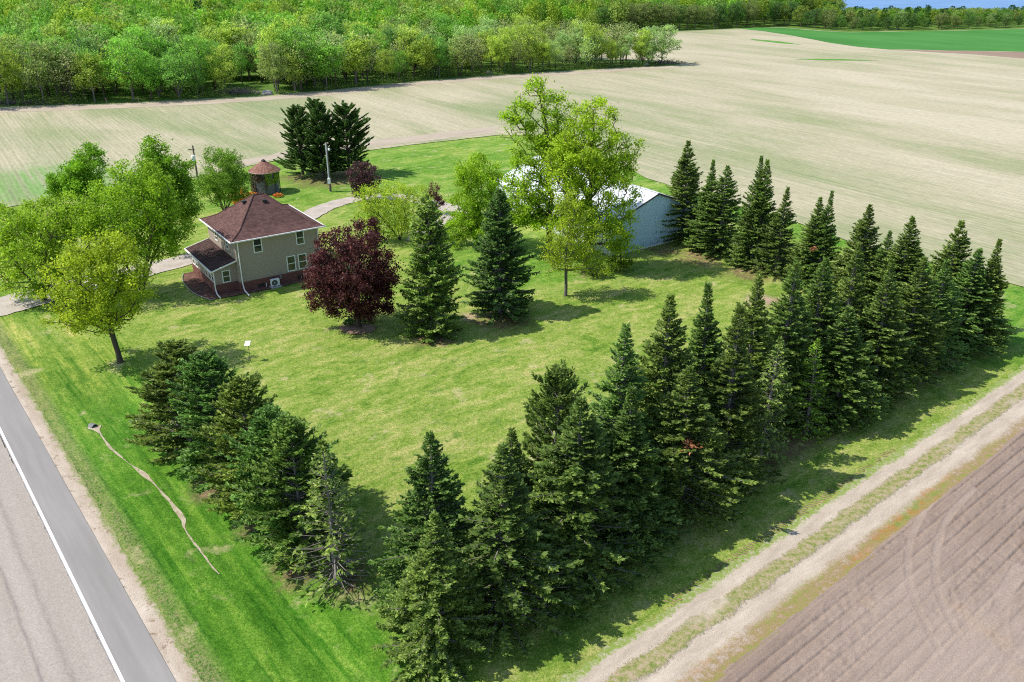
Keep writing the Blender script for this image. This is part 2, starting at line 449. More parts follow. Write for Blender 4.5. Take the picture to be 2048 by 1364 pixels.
lush = m.ramp(mixn, [(.40, (.045, .15, .008, 1)), (.52, (.10, .25, .02, 1)), (.64, (.215, .335, .05, 1))])
wr = wr_node(m); ur = ur_node(m)
road_side = m.math('MULTIPLY', m.step(m.math('ADD', wr, m.math('MULTIPLY', m.math('SUBTRACT', n1, .5), 9.0)), 13.0, 8.0), m.step(ur, 3.0, 16.0))
_y = G(560, 345); _h = G(545, 430)
yard = m.math('MAXIMUM', blob(m, _y[0], _y[1], 14, 30), blob(m, *G(900, 330), 10, 40))
yard = m.math('MAXIMUM', yard, blob(m, *G(1060, 520), 5, 15))
edge = m.math('MULTIPLY', m.step(m.math('SUBTRACT', 0.0, m.dot(p, (math.sin(math.radians(56)), math.cos(math.radians(56)), 0), float(G(1340, 372) @ np.array((math.sin(math.radians(56)), math.cos(math.radians(56))))))), 7.0, 2.0), m.step(m.dot(p, (1, 0, 0)), 5.0, 9.0))
right_side = blob(m, *G(2040, 620), 9, 18)
lushf = m.math('MAXIMUM', m.math('MAXIMUM', road_side, m.math('MULTIPLY', yard, .8)), m.math('MAXIMUM', edge, right_side))
lushf = m.math('MULTIPLY', lushf, m.step(n3, .28, .48))
c = m.mix(lushf, dry, lush)
strip = m.noise(m.axes(RA, .05, .9), 1.0, 3, .6)
band = m.math('MULTIPLY', m.step(strip, .45, .62), m.math('MULTIPLY', m.step(wr, 11, 7), .75))
c = m.mix(band, c, m.mix(1.0, c, (1.7, 1.35, 1.6, 1), 'MULTIPLY'))
strip2 = m.noise(m.axes(RA, .06, 1.5), 1.7, 3, .6)
c = m.mix(m.math('MULTIPLY', m.step(strip2, .52, .66), m.step(wr, 12, 8)), c, m.mix(1.0, c, (.5, .72, .5, 1), 'MULTIPLY'))
# dry brownish thatch next to the gravel
c = m.mix(m.math('MULTIPLY', m.math('MULTIPLY', m.step(m.math('ADD', wr, m.math('MULTIPLY', nf, .9)), 3.0, 2.0), m.step(nf, .35, .6)), .7), c, (.30, .25, .13, 1))
# mowing swirls in the middle of the lawn, pale clippings
sw = m.noise(m.axes(math.radians(40), .05, 1.3), 1.0, 2, .5, 1.5)
c = m.mix(m.math('MULTIPLY', m.math('MULTIPLY', m.step(sw, .55, .7), .3), m.math('SUBTRACT', 1.0, nearroad)), c, (.30, .34, .10, 1))
mow = m.n('ShaderNodeTexWave', wave_type='BANDS', bands_direction='Y', wave_profile='SIN'); m.put(mow.inputs['Vector'], m.axes(math.radians(41), 1, 1)); mow.inputs['Scale'].default_value = .24
mow.inputs['Distortion'].default_value = 1.5; mow.inputs['Detail'].default_value = 2; mow.inputs['Detail Scale'].default_value = .25
c = m.mix(m.math('SUBTRACT', 1.0, nearroad), c, m.mix(1.0, c, m.ramp(mow.outputs['Fac'], [(.3, (.94, .96, .93, 1)), (.7, (1.05, 1.03, 1.05, 1))]), 'MULTIPLY'))
clov = m.step(m.noise(p, .55, 4, .6), .60, .68)
c = m.mix(m.math('MULTIPLY', clov, .55), c, (.075, .19, .02, 1))
thin = m.step(m.noise(p, .30, 4, .65), .58, .70)
c = m.mix(m.math('MULTIPLY', thin, .6), c, (.50, .44, .22, 1))
# worn soil and needle litter under and beside the evergreens, broken up into flecks
fleck = m.noise(p, 1.6, 5, .8)
litter = m.ramp(m.noise(p, 3.0, 4, .7), [(.35, (.13, .075, .045, 1)), (.65, (.26, .165, .10, 1))])
tw0 = tw_node(m); tu0 = m.dot(p, (TD[0], TD[1], 0), float(T0 @ TD))
rowm = m.math('MULTIPLY', m.math('MULTIPLY', m.step(tw0, -11.5, -9.0), m.step(tw0, -3.6, -5.6)), m.math('MULTIPLY', m.step(tu0, -4, 0), m.step(tu0, 64, 58)))
spots_ = rowm
for cx, cy, r0, r1 in ((1545, 603, .4, 2.8), (1490, 545, .6, 4), (1400, 515, .6, 4.5), (1330, 500, .6, 3), (868, 676, .8, 3.2), (1000, 640, 1.0, 3.8), (955, 640, .3, 2.0), (1178, 545, .5, 2.2), (690, 1162, .6, 2.6), (600, 1130, .5, 2.8), (520, 1040, .5, 2.6), (430, 970, .5, 2.4), (655, 357, 3.0, 8.0), (600, 355, 1.0, 5.0)):
    g0 = G(cx, cy); spots_ = m.math('MAXIMUM', spots_, blob(m, g0[0], g0[1], r0, r1))
c = m.mix(m.math('MULTIPLY', spots_, m.math('MULTIPLY', m.step(fleck, .36, .56), .92)), c, litter)
tan = m.math('MAXIMUM', blob(m, *G(1528, 600), .5, 2.6), blob(m, *G(940, 632), .3, 1.6))
c = m.mix(m.math('MULTIPLY', tan, .8), c, (.50, .36, .25, 1))
# dandelions: tiny yellow specks
sp = m.vor(p, 2.2)
c = m.mix(m.math('MULTIPLY', m.step(sp, .085, .05), m.math('MULTIPLY', edge, .9)), c, (.75, .6, .02, 1))
g2 = m.noise(p, 16.0, 4, .8); g3 = m.noise(p, 4.5, 5, .85)
c = m.mix(1.0, c, m.ramp(g2, [(.28, (.5, .55, .5, 1)), (.72, (1.5, 1.43, 1.5, 1))]), 'MULTIPLY')
c = m.mix(1.0, c, m.ramp(g3, [(.36, (.62, .72, .58, 1)), (.64, (1.36, 1.26, 1.42, 1))]), 'MULTIPLY')
m.col(c); m.bump(m.math('ADD', m.math('MULTIPLY', g2, .7), g3), 1.0, .10)
M_LAWN = m.m

m = N('crop_field_soil', .95, .1)
p = m.pos(); A_ROW = math.radians(124)
big = m.noise(m.axes(A_ROW+.15, .010, .022), 1.0, 4, .55, .8)
mid = m.noise(m.axes(A_ROW+.05, .022, .085), 1.0, 4, .6, .5)
st = m.noise(m.axes(A_ROW, .03, 1.5), 1.0, 4, .65)
fine = m.noise(m.axes(A_ROW, .6, 1.8), 1.0, 5, .85)
f = m.math('ADD', m.math('MULTIPLY', big, .50), m.math('ADD', m.math('MULTIPLY', mid, .35), m.math('MULTIPLY', st, .15)))
wside = m.step(m.dot(p, (math.cos(math.radians(34)), math.sin(math.radians(34)), 0)), 60.0, 190.0)
f = m.math('ADD', f, m.math('MULTIPLY', m.math('SUBTRACT', wside, .55), .09))
c = m.ramp(f, [(.35, (.20, .24, .115, 1)), (.44, (.28, .285, .16, 1)), (.51, (.365, .33, .222, 1)), (.62, (.445, .388, .282, 1))])
weed = m.math('MULTIPLY', blob(m, *G(95, 362), 6, 17), m.step(st, .3, .6))
c = m.mix(m.math('MULTIPLY', weed, .8), c, (.13, .27, .065, 1))
c = m.mix(1.0, c, m.ramp(st, [(.3, (.90, .92, .90, 1)), (.7, (1.1, 1.08, 1.08, 1))]), 'MULTIPLY')
rows = m.n('ShaderNodeTexWave', wave_type='BANDS', bands_direction='Y'); m.put(rows.inputs['Vector'], m.axes(A_ROW, 1, 1)); rows.inputs['Scale'].default_value = .43
rows.inputs['Distortion'].default_value = 1.2; rows.inputs['Detail'].default_value = 2; rows.inputs['Detail Scale'].default_value = .3
c = m.mix(.5, c, m.mix(1.0, c, m.ramp(rows.outputs['Fac'], [(.2, (.88, .91, .86, 1)), (.8, (1.08, 1.07, 1.08, 1))]), 'MULTIPLY'))
c = m.mix(1.0, c, m.ramp(fine, [(.33, (.78, .79, .76, 1)), (.67, (1.2, 1.2, 1.2, 1))]), 'MULTIPLY')
m.col(c); m.bump(fine, .5, .12); M_FIELD = m.m

def soil(name, a, b, sc=1.2, bmp=.6, ang=0., stretch=1., spots=None):
    m = N(name, .95, .1); v = m.axes(ang, sc*stretch, sc)
    f = m.noise(v, 1.0, 5, .62); g = m.noise(m.pos(), 14, 4, .75)
    c = m.ramp(f, [(.33, a), (.67, b)])
    if spots: c = m.mix(m.step(m.noise(m.pos(), sc*1.7, 4, .7), .56, .66), c, spots)
    c = m.mix(1.0, c, m.ramp(g, [(.25, (.72, .72, .72, 1)), (.75, (1.28, 1.28, 1.28, 1))]), 'MULTIPLY')
    m.col(c); m.bump(g, bmp, .06); return m.m
M_SOIL = soil('bare_soil', (.20, .13, .085, 1), (.34, .24, .16, 1), .9)
M_NEEDLE = soil('needle_litter', (.13, .075, .05, 1), (.23, .145, .095, 1), .9)
M_MULCH = soil('red_mulch', (.10, .05, .038, 1), (.20, .11, .085, 1), 1.6)
M_GRAVEL = soil('pale_gravel', (.35, .30, .25, 1), (.48, .42, .36, 1), .8, .7)
M_SHOULDER = soil('shoulder_gravel', (.41, .335, .26, 1), (.58, .50, .41, 1), .8, .8, RA, .25, (.23, .165, .11, 1))
_n = M_SHOULDER.node_tree
m = N('x'); bpy.data.materials.remove(m.m); m = N.__new__(N); m.m = M_SHOULDER; m.t = _n; m.b = _n.nodes['Principled BSDF']; m._pos = None
_old = m.b.inputs['Base Color'].links[0].from_socket; _w = wr_node(m); _wg = float((G(0, 687)-R0) @ RN)
_f = m.math('ADD', m.math('ADD', _w, m.math('MULTIPLY', m.math('SUBTRACT', m.noise(m.pos(), 1.1, 5, .8), .5), 1.7)), m.math('MULTIPLY', m.math('SUBTRACT', m.noise(m.pos(), 7.0, 4, .8), .5), .9))
_c = m.mix(m.math('MULTIPLY', m.step(_f, _wg-.95, _wg-.35), .35), _old, (.31, .225, .15, 1))
_c = m.mix(m.step(_f, _wg-.30, _wg+.05), _c, m.ramp(m.noise(m.pos(), 6, 4, .8), [(.35, (.14, .20, .05, 1)), (.65, (.30, .29, .13, 1))]))
m.col(_c)
M_HEAD = soil('headland_soil', (.33, .275, .205, 1), (.43, .36, .275, 1), .3, .4, math.radians(25), .3)
M_FLOOR = soil('woodland_floor', (.06, .12, .018, 1), (.13, .23, .04, 1), .35, .8, spots=(.13, .10, .05, 1))
M_GREEN = soil('winter_wheat', (.045, .165, .03, 1), (.07, .215, .045, 1), .05, .4, A_ROW, .4)
M_BROWN = soil('brown_soil', (.22, .155, .11, 1), (.28, .20, .15, 1), .06, .4, A_ROW, .4)
M_WEED = soil('weed_strip', (.07, .20, .03, 1), (.13, .28, .05, 1), .4, .6)
M_CULV = soil('washed_silt', (.36, .29, .19, 1), (.50, .43, .32, 1), 1.5, .7, spots=(.13, .20, .04, 1))

m = N('asphalt', .85, .25); p = m.pos()
f = m.noise(m.axes(RA, .12, 1.4), 1.0, 4); g = m.noise(p, 30, 3, .8); k = m.noise(p, .6, 5, .7)
c = m.ramp(f, [(.3, (.215, .20, .185, 1)), (.7, (.27, .253, .236, 1))])
c = m.mix(1.0, c, m.ramp(g, [(.25, (.8, .8, .8, 1)), (.75, (1.2, 1.2, 1.2, 1))]), 'MULTIPLY')
scr = m.noise(m.axes(RA+1.35, .35, 7.0), 1.0, 3, .6)
c = m.mix(m.math('MULTIPLY', m.step(scr, .72, .78), .6), c, (.40, .385, .36, 1))
c = m.mix(m.math('MULTIPLY', m.step(k, .62, .75), .25), c, (.36, .33, .29, 1))
m.col(c); m.bump(g, .3, .01); M_ASPH = m.m
m = N('chip_seal', .9, .2); p = m.pos()
f = m.noise(m.axes(RA, .05, .9), 1.0, 3); g = m.noise(p, 9, 5, .85); wr = wr_node(m)
c = m.ramp(f, [(.3, (.295, .255, .215, 1)), (.7, (.345, .30, .258, 1))])
wv = m.math('ADD', wr, m.math('MULTIPLY', m.math('SUBTRACT', m.noise(m.axes(RA, .12, .3), 1., 3), .5), .5))
tar = m.noise(m.axes(RA, .8, 5.0), 1., 5, .85)
for cen, wd, st in ((-3.95, .26, .42), (-5.15, .16, .62)):
    b = m.math('SUBTRACT', 1.0, m.math('DIVIDE', m.math('ABSOLUTE', m.math('SUBTRACT', wv, cen)), wd), clamp=True)
    c = m.mix(m.math('MULTIPLY', m.math('MULTIPLY', b, st), m.step(tar, .3, .6)), c, (.13, .115, .105, 1))
c = m.mix(1.0, c, m.ramp(g, [(.33, (.74, .74, .74, 1)), (.67, (1.26, 1.26, 1.26, 1))]), 'MULTIPLY')
m.col(c); m.bump(g, .5, .015); M_CHIP = m.m
m = N('road_paint', .6, .3); g = m.noise(m.pos(), 12, 5, .8)
m.col(m.mix(m.step(g, .70, .82), (.74, .74, .72, 1), (.36, .35, .33, 1))); M_PAINT = m.m

m = N('track_soil', .95, .1); p = m.pos(); tw = tw_node(m)
wob = m.math('MULTIPLY', m.math('SUBTRACT', m.noise(p, .45, 4, .65), .5), .95); wob2 = m.math('MULTIPLY', m.math('SUBTRACT', m.noise(p, 3.5, 4, .8), .5), .85)
tv = m.math('ADD', tw, m.math('ADD', wob, wob2))
f = m.noise(m.axes(TH, .3, 1.4), 1.0, 5, .7); g = m.noise(p, 16, 4, .75)
dirt = m.ramp(f, [(.3, (.36, .295, .228, 1)), (.7, (.52, .445, .355, 1))])
grass = m.ramp(m.noise(p, 2.6, 5, .75), [(.37, (.15, .19, .045, 1)), (.48, (.255, .25, .095, 1)), (.57, (.36, .29, .185, 1))])
wz = m.math('ADD', m.math('MULTIPLY', m.noise(m.axes(TH, .10, .5), 1.0, 3, .6), .5), m.math('MULTIPLY', m.noise(p, 2.0, 5, .8), .5))
weeds = m.ramp(wz, [(.38, (.13, .20, .035, 1)), (.46, (.24, .23, .07, 1)), (.52, (.28, .20, .10, 1)), (.60, (.37, .30, .235, 1))])
rust = m.math('MULTIPLY', m.step(m.noise(m.axes(TH, .07, .7), 1.0, 3), .5, .62), m.math('MULTIPLY', m.step(m.noise(p, 1.2, 4, .7), .42, .58), m.step(tv, 4.6, 3.7)))
weeds = m.mix(m.math('MULTIPLY', rust, .75), weeds, (.34, .165, .05, 1))
med = m.math('MULTIPLY', m.step(tv, .85, 1.15), m.step(tv, 2.2, 1.9))
med = m.math('MULTIPLY', med, m.step(m.noise(m.axes(TH, .14, .3), 1.0, 3), .30, .46))
c = m.mix(med, dirt, grass)
c = m.mix(m.step(tv, 3.0, 3.7), c, weeds)
c = m.mix(m.step(tv, .16, -.16), c, m.mix(m.step(wob2, -.05, .2), (.20, .27, .055, 1), dirt))
c = m.mix(1.0, c, m.ramp(g, [(.25, (.74, .74, .74, 1)), (.75, (1.26, 1.26, 1.26, 1))]), 'MULTIPLY')
m.col(c); m.bump(m.math('ADD', g, m.math('MULTIPLY', med, 1.5)), .7, .06); M_TRACK = m.m

m = N('tilled_soil', .95, .1); p = m.pos()
f = m.noise(m.axes(TH, .10, .5), 1.0, 4, .6); g = m.noise(p, 11, 5, .75); h = m.noise(m.axes(TH, .35, 2.6), 1.0, 4, .7)
c = m.ramp(f, [(.3, (.225, .167, .13, 1)), (.7, (.292, .223, .178, 1))])
c = m.mix(m.step(m.noise(p, .13, 4, .6), .60, .75), c, (.30, .20, .12, 1))
c = m.mix(m.attr('pale'), c, (.38, .305, .25, 1))
c = m.mix(1.0, c, m.ramp(h, [(.25, (.84, .84, .84, 1)), (.75, (1.14, 1.14, 1.14, 1))]), 'MULTIPLY')
c = m.mix(1.0, c, m.ramp(g, [(.25, (.7, .7, .7, 1)), (.75, (1.3, 1.3, 1.3, 1))]), 'MULTIPLY')
st = m.vor(p, 1.6)
c = m.mix(m.step(st, .06, .035), c, (.45, .39, .33, 1))
m.col(c); m.bump(g, .8, .06); M_TILL = m.m

# --- base ground to the horizon, lawn with its roadside ditch
v = [(-4000, -600, -.75), (4000, -600, -.75), (4000, 7000, -.75), (-4000, 7000, -.75)]
struct('ground', mesh('ground', v, [np.array([[0, 1, 2, 3]])], soil('far_ground', (.12, .17, .05, 1), (.2, .24, .09, 1), .02, .2)), 'open farmland reaching away to the horizon', 'ground')
xs = np.arange(-95, 75.1, .5); ys = np.arange(4, 172.1, .5)
X, Y = np.meshgrid(xs, ys); Z = lawn_z(X, Y)
V = np.column_stack((X.ravel(), Y.ravel(), Z.ravel())); nx = len(xs)
i = (np.arange(len(ys)-1)*nx)[:, None]+np.arange(nx-1)[None]
struct('lawn', mesh('lawn', V, [np.stack((i, i+1, i+nx+1, i+nx), 2).reshape(-1, 4)], M_LAWN, smooth=True), 'mown yellow green lawn around the farmhouse', 'lawn')

# --- fields
edge_l = gp((-420, 505), (-120, 440), (0, 418), (110, 395), (240, 372), (400, 352), (470, 338), (556, 320), (650, 312), (764, 297), (860, 285), (1000, 270), (1075, 270), (1140, 282), (1210, 312), (1280, 351), (1340, 372), (1600, 447), (1700, 484), (1850, 524), (2048, 575), (2420, 680))
far = [np.array((330., 200.)), np.array((420., 700.)), np.array((-420., 700.)), np.array((-330., 150.))]
sheet('crop_field', list(edge_l)+far, .02, M_FIELD, 'wide pale tan field with faint green drill rows', 'field', .35, 1.6, 3)
ribbon('field_path', smooth_path(gp((-300, 238), (0, 221), (200, 214), (420, 204), (560, 195), (650, 188), (800, 171), (1000, 155), (1200, 143), (1350, 134)), 10), lambda q: 3.6-1.6*q, .04, M_HEAD, 'bare strip of pinkish soil along the edge of the wood', 'path', .8, 4)
sheet('bare_headland', gp((470, 336), (556, 316), (764, 292), (1000, 266), (1000, 252), (850, 268), (764, 277), (650, 299), (556, 306), (470, 324)), .035, M_HEAD, 'bare tan headland where the field meets the lawn', 'field', .9, 1.5, 9)
sheet('wheat_field', gp((1475, 57), (1560, 55), (1640, 62), (1700, 65), (1900, 62), (2150, 55), (2150, 107), (2048, 104), (1900, 101), (1775, 99), (1720, 94), (1650, 84), (1590, 72), (1530, 63)), .05, M_GREEN, 'bright green wheat field far off by the trees', 'field', .8, 4, 2)
sheet('brown_field', gp((1775, 99.5), (1900, 101.5), (2048, 104.5), (2150, 107.5), (2150, 122), (2048, 117), (1950, 109), (1860, 104)), .045, M_BROWN, 'brown bare patch below the green wheat field', 'field', .6, 4, 6)
sheet('grass_strip', gp((1588, 119), (1640, 117.5), (1700, 119), (1760, 122), (1700, 121.6), (1640, 120.6)), .05, M_WEED, 'thin green grass strip crossing the tan field', 'grass', .5, 2, 7)
sheet('grass_waterway', gp((1500, 78), (1560, 83), (1605, 90), (1560, 86.5), (1510, 80.5)), .05, M_WEED, 'faint green waterway curving down the tan hill', 'grass', .5, 3, 8)
sheet('woodland_floor', gp((-300, 228), (0, 214), (200, 207), (420, 197), (545, 190), (650, 182), (800, 165), (1000, 149), (1200, 138), (1345, 130), (1362, 128), (1342, 123), (1200, 119), (1060, 110), (960, 96), (930, 78), (1000, 66), (1150, 63.5), (1330, 63), (1480, 57.5), (1560, 54.5), (1640, 61), (1700, 64.5), (1900, 61.5), (2150, 54.5), (2400, 20), (2000, 22), (1690, 26), (1500, -10), (0, -25), (-300, -20)), .045, M_FLOOR, 'shaded green floor under the woodland', 'ground', 1.0, 4, 4)
m = N('lake_water', .45, .12); w = m.noise(m.axes(.2, .02, .2), 1.0, 4, .6)
m.col(m.ramp(w, [(.3, (.10, .20, .36, 1)), (.7, (.15, .27, .45, 1))])); m.bump(w, .6, 1.5)  # blue of the reflected sky put into the water's base colour
struct('lake', mesh('lake', [(60, 505, .06), (2600, 400, .06), (2600, 6500, .06), (-200, 6500, .06)], [np.array([[0, 1, 2, 3]])], m.m), 'blue lake beyond the far trees', 'lake')

# --- main road with its paved shoulder, white edge line and gravel verge
def rstrip(w0, w1, u0=-140., u1=140., step=4., rag0=0., rag1=0., seed=0):
    u = np.arange(u0, u1+.1, step if not (rag0 or rag1) else .12)
    a = R0+u[:, None]*RD+(w0+2*rag0*(fbm(u*.9, u*0, seed, 3)+.6*fbm(u*.14, u*0, seed+4)))[:, None]*RN
    b = R0+u[:, None]*RD+(w1+2*rag1*(fbm(u*2.6, u*0+7, seed, 4)*1.3+.8*fbm(u*.14, u*0+7, seed+4)))[:, None]*RN
    n = len(u); v = np.concatenate((a, b)); i = np.arange(n-1)
    return v, np.stack((i, i+1, n+i+1, n+i), 1)
def rmesh(name, z, mat, label, cat, *a, **k):
    v, f = rstrip(*a, **k); zz_ = np.full(len(v), z)
    if name == 'gravel_verge': h_ = len(v)//2; zz_[h_:] = lawn_z(v[h_:, 0], v[h_:, 1])+.010
    vv = np.column_stack((v, zz_))
    return struct(name, mesh(name, vv, [f], mat), label, cat)
WL = float((G(0, 859)-R0) @ RN); WG = float((G(0, 687)-R0) @ RN)
rmesh('gravel_verge', .0, M_SHOULDER, 'strip of pale gravel between asphalt and grass', 'gravel', -.3, WG+.05, rag1=.10, seed=3)
rmesh('paved_shoulder', .03, M_ASPH, 'smooth grey asphalt shoulder of the road', 'road', WL-.16, 0., rag1=.0)
rmesh('road', .034, M_CHIP, 'tan chip sealed traffic lane with worn wheel tracks', 'road', -11.0, WL-.16, rag1=.05, seed=5)
rmesh('road_marking', .040, M_PAINT, 'white edge line along the road', 'road marking', WL-.085, WL+.085)

# --- farm track, tyre print beside it, tilled field
u = np.arange(-40, 95, .15)
e0 = -.45+.5*fbm(u*.8, u*0, 31, 3)+.45*fbm(u*3.1, u*0+5, 37, 2); e1 = np.interp(u, [0, 50], [4.75, 4.1])+.1
cols = [T0+u[:, None]*TD+(e0+(e1-e0)*q)[:, None]*TN for q in np.linspace(0, 1, 9)]
P = np.stack(cols, 1).reshape(-1, 2); i = (np.arange(len(u)-1)*9)[:, None]+np.arange(8)[None]
tq = (P-T0) @ TN
zz = .012-.05*np.exp(-((tq-.5)/.3)**2)*.0+.03*np.exp(-((tq-1.55)/.4)**2)
struct('farm_track', mesh('farm_track', np.column_stack((P, zz+.01)), [np.stack((i, i+1, i+10, i+9), 2).reshape(-1, 4)[:, ::-1]], M_TRACK, smooth=True), 'two rut dirt farm track with a grassy middle', 'track')
rr = np.random.default_rng(4); vs = []; fs = []
for k, uu in enumerate(np.arange(8, 33, .27)):
    for q in range(2):
        w0 = -1.0+.28*q+rr.normal(0, .03); uu2 = uu+.13*q; L = .27; wd = .085*rr.uniform(.7, 1.2); sk = .10
        if rr.random() < .12+.25*abs(uu-20)/14: continue
        b = len(vs); cs = [(uu2-wd/2, w0), (uu2+wd/2, w0), (uu2+wd/2+sk, w0+L), (uu2-wd/2+sk, w0+L)]
        for a, w in cs: pt = T0+a*TD+w*TN; vs.append((pt[0], pt[1], float(lawn_z(pt[0], pt[1]))+.022))
        fs.append([b, b+3, b+2, b+1])
struct('tyre_track', mesh('tyre_track', vs, [np.array(fs)], M_SOIL), 'row of tractor tread prints in the grass beside the track', 'tyre track')

def seg_dist(P, path):
    best = np.full(len(P), 1e9); along = np.zeros(len(P)); acc = 0
    for a, b in zip(path[:-1], path[1:]):
        d = b-a; l = np.linalg.norm(d); t = np.clip(((P-a) @ d)/(l*l), 0, 1); q = np.linalg.norm(P-(a+t[:, None]*d), axis=1)
        k = q < best; best[k] = q[k]; along[k] = acc+t[k]*l; acc += l
    return best, along
c5 = lambda *pts: smooth_path([G(1600+x/3.748, 1000+y/3.748) for x, y in pts], 6)
TA = c5((1060, -60), (960, 50), (865, 200), (815, 350), (805, 520), (835, 700), (900, 860), (990, 1040), (1090, 1220))
TB = c5((1300, -80), (1170, 60), (1075, 200), (1015, 400), (1010, 580), (1045, 740), (1110, 880), (1180, 1010))
TC = c5((1640, 520), (1540, 700), (1490, 880), (1500, 1020), (1560, 1140), (1700, 1250))
TDD = c5((880, 1420), (1100, 1220), (1300, 1030), (1480, 860))
uu = np.arange(-6, 66, .13); ww = np.arange(0, 19, .06)
U, Wd = np.meshgrid(uu, ww); e = np.interp(U, [0, 50], [4.6, 3.95])+.28*fbm(U*.9, U*0, 41, 3)+.4*fbm(U*.12, U*0+3, 47, 2)
WW = e+Wd
P = (T0+U.ravel()[:, None]*TD+WW.ravel()[:, None]*TN)
un, wn = U.ravel(), WW.ravel(); wbend = wn+.25*fbm(un*.05, wn*.05, 51)
rid = np.abs(((wbend/.76) % 1)-.5)*2
amp = .10*(.25+1.3*vnoise(un*.12, np.floor(wbend/.76)*3.3, 61))
rough = np.clip(2.2*vnoise(un*.25, np.floor(wbend/.76+.5)*2.7, 73)-.45, .12, 1.5)
Zt = .10-amp*np.exp(-((1-rid)/.24)**2)-.022*np.exp(-((1-np.abs(((wbend/.253) % 1)-.5)*2)/.4)**2)*vnoise(un*.3, np.floor(wbend/.253)*1.7, 77)+(.16*fbm(un*3.6, wn*4.2, 71, 3))*rough+.03*fbm(un*1.1, wn*1.1, 75, 2)
pale = np.zeros(len(P))
pc = G(2010, 1350); dpc = np.hypot(P[:, 0]-pc[0], P[:, 1]-pc[1]); pl = np.clip(1.25-dpc/9.5+.5*fbm(un*.3, wn*.3, 81), 0, 1); pale = np.maximum(pale, pl*.5)
Zt = Zt*(1-pl*.75)+.07*pl*.75
for path, hw, deep, tread in ((TA, .20, .02, .0), (TB, .20, .02, .0), (TC, .42, .03, .045), (TDD, .40, .01, .035)):
    bb = path.min(0)-1.5; tt = path.max(0)+1.5
    k = np.where((P[:, 0] > bb[0]) & (P[:, 1] > bb[1]) & (P[:, 0] < tt[0]) & (P[:, 1] < tt[1]))[0]
    d, al = seg_dist(P[k], path); f = np.clip((hw-d)/.09+.5, 0, 1)
    Zt[k] = Zt[k]*(1-f)+f*(.075-deep+tread*((np.sin(al*2*np.pi/.34+d*5) > 0)*.6)); rim = np.exp(-((d-hw-.05)/.06)**2); Zt[k] += .02*rim
    pale[k] = np.maximum(pale[k], f*.36)
edge_f = np.clip(Wd.ravel()/.3, 0, 1); Zt = .012+edge_f*Zt
nu = len(uu); i = (np.arange(len(ww)-1)*nu)[:, None]+np.arange(nu-1)[None]
struct('tilled_field', mesh('tilled_field', np.column_stack((P, Zt)), [np.stack((i, i+nu, i+nu+1, i+1), 2).reshape(-1, 4)], M_TILL, attrs={'pale': pale}), 'pinkish brown tilled field with furrows and tyre marks', 'field')

# --- gravel drive and loop, soil beds
drive = smooth_path(gp((-140, 645), (-40, 622), (40, 603), (150, 572), (240, 552), (330, 530), (395, 512), (470, 486), (540, 462), (600, 440), (645, 417), (690, 402), (745, 393), (800, 394), (860, 404), (905, 420), (930, 440)), 10)
ribbon('driveway', drive, lambda q: 3.2-1.65*min(1, q*2.2), lambda x, y: lawn_z(x, y)*0+.012, M_GRAVEL, 'pinkish gravel drive running past the back of the house', 'driveway', .35, 5)
loop = smooth_path(gp((905, 418), (890, 440), (850, 462), (822, 482)), 8)
ribbon('gravel_spur', loop, .9, .016, M_GRAVEL, 'gravel spur of the drive behind the purple maple', 'driveway', .3, 6)
def ell(cx, cy, rx, ry, n=28):
    return [G(cx+rx*math.cos(2*math.pi*k/n), cy+ry*math.sin(2*math.pi*k/n)) for k in range(n)]
lz = lambda d: (lambda x, y: np.full(len(x), d))
sheet('mulch_bed', ell(716, 657, 36, 11), .006, M_SOIL, 'ring of pale mulch around the purple maple', 'mulch bed', .15, .4, 12)
# washed out rill below the culvert
rill = smooth_path([G(*q) for q in ((186, 850), (196, 862), (215, 888), (250, 918), (288, 945), (315, 972), (345, 1005), (362, 1030), (367, 1052), (392, 1088), (415, 1118), (436, 1142))], 8)
def rw(q): return .085+.40*math.exp(-(q/.05)**2)+.16*math.exp(-((q-.60)/.05)**2)+.10*math.exp(-((q-.36)/.03)**2)+.03*math.sin(q*40)-.04*q
ribbon('rill', rill+np.array((.03, .02)), rw, lambda x, y: lawn_z(x, y)+.03, M_CULV, 'narrow washed out channel of pale silt in the ditch', 'channel', .10, 8)
# ---------------------------------------------------------------- farmhouse
def siding(name, c, step=.14):
    m = N(name, .75, .25); o = m.obj()
    z = m.dot(o, (0, 0, 1/step)); fr = m.math('FRACT', z)
    f = m.noise(m.axes(0, .6, .6, o), 1.0, 4); g = m.noise(o, 3, 5, .7)
    c1 = m.mix(f, tuple(x*.93 for x in c[:3])+(1,), tuple(x*1.07 for x in c[:3])+(1,))
    c1 = m.mix(m.math('MULTIPLY', m.step(g, .60, .8), .3), c1, tuple(x*.75 for x in c[:3])+(1,))
    m.col(c1); m.bump(m.math('SUBTRACT', 1.0, fr), .18, .02); return m.m
def brick(name):
    m = N(name, .9, .15); o = m.obj(); b = m.n('ShaderNodeTexBrick')
    s = m.n('ShaderNodeSeparateXYZ'); m.put(s.inputs[0], o)
    m.put(b.inputs['Vector'], m.comb(m.math('ADD', s.outputs[0], s.outputs[1]), s.outputs[2], 0.0))
    b.inputs['Color1'].default_value = (.135, .048, .04, 1); b.inputs['Color2'].default_value = (.20, .075, .058, 1); b.inputs['Mortar'].default_value = (.19, .12, .105, 1)
    b.inputs['Scale'].default_value = 1.0; b.inputs['Mortar Size'].default_value = .008; b.inputs['Brick Width'].default_value = .22; b.inputs['Row Height'].default_value = .075
    g = m.noise(o, 2.2, 5, .7)
    m.col(m.mix(1.0, b.outputs['Color'], m.ramp(g, [(.3, (.75, .75, .75, 1)), (.7, (1.2, 1.2, 1.2, 1))]), 'MULTIPLY')); m.bump(b.outputs['Fac'], -.4, .01); return m.m
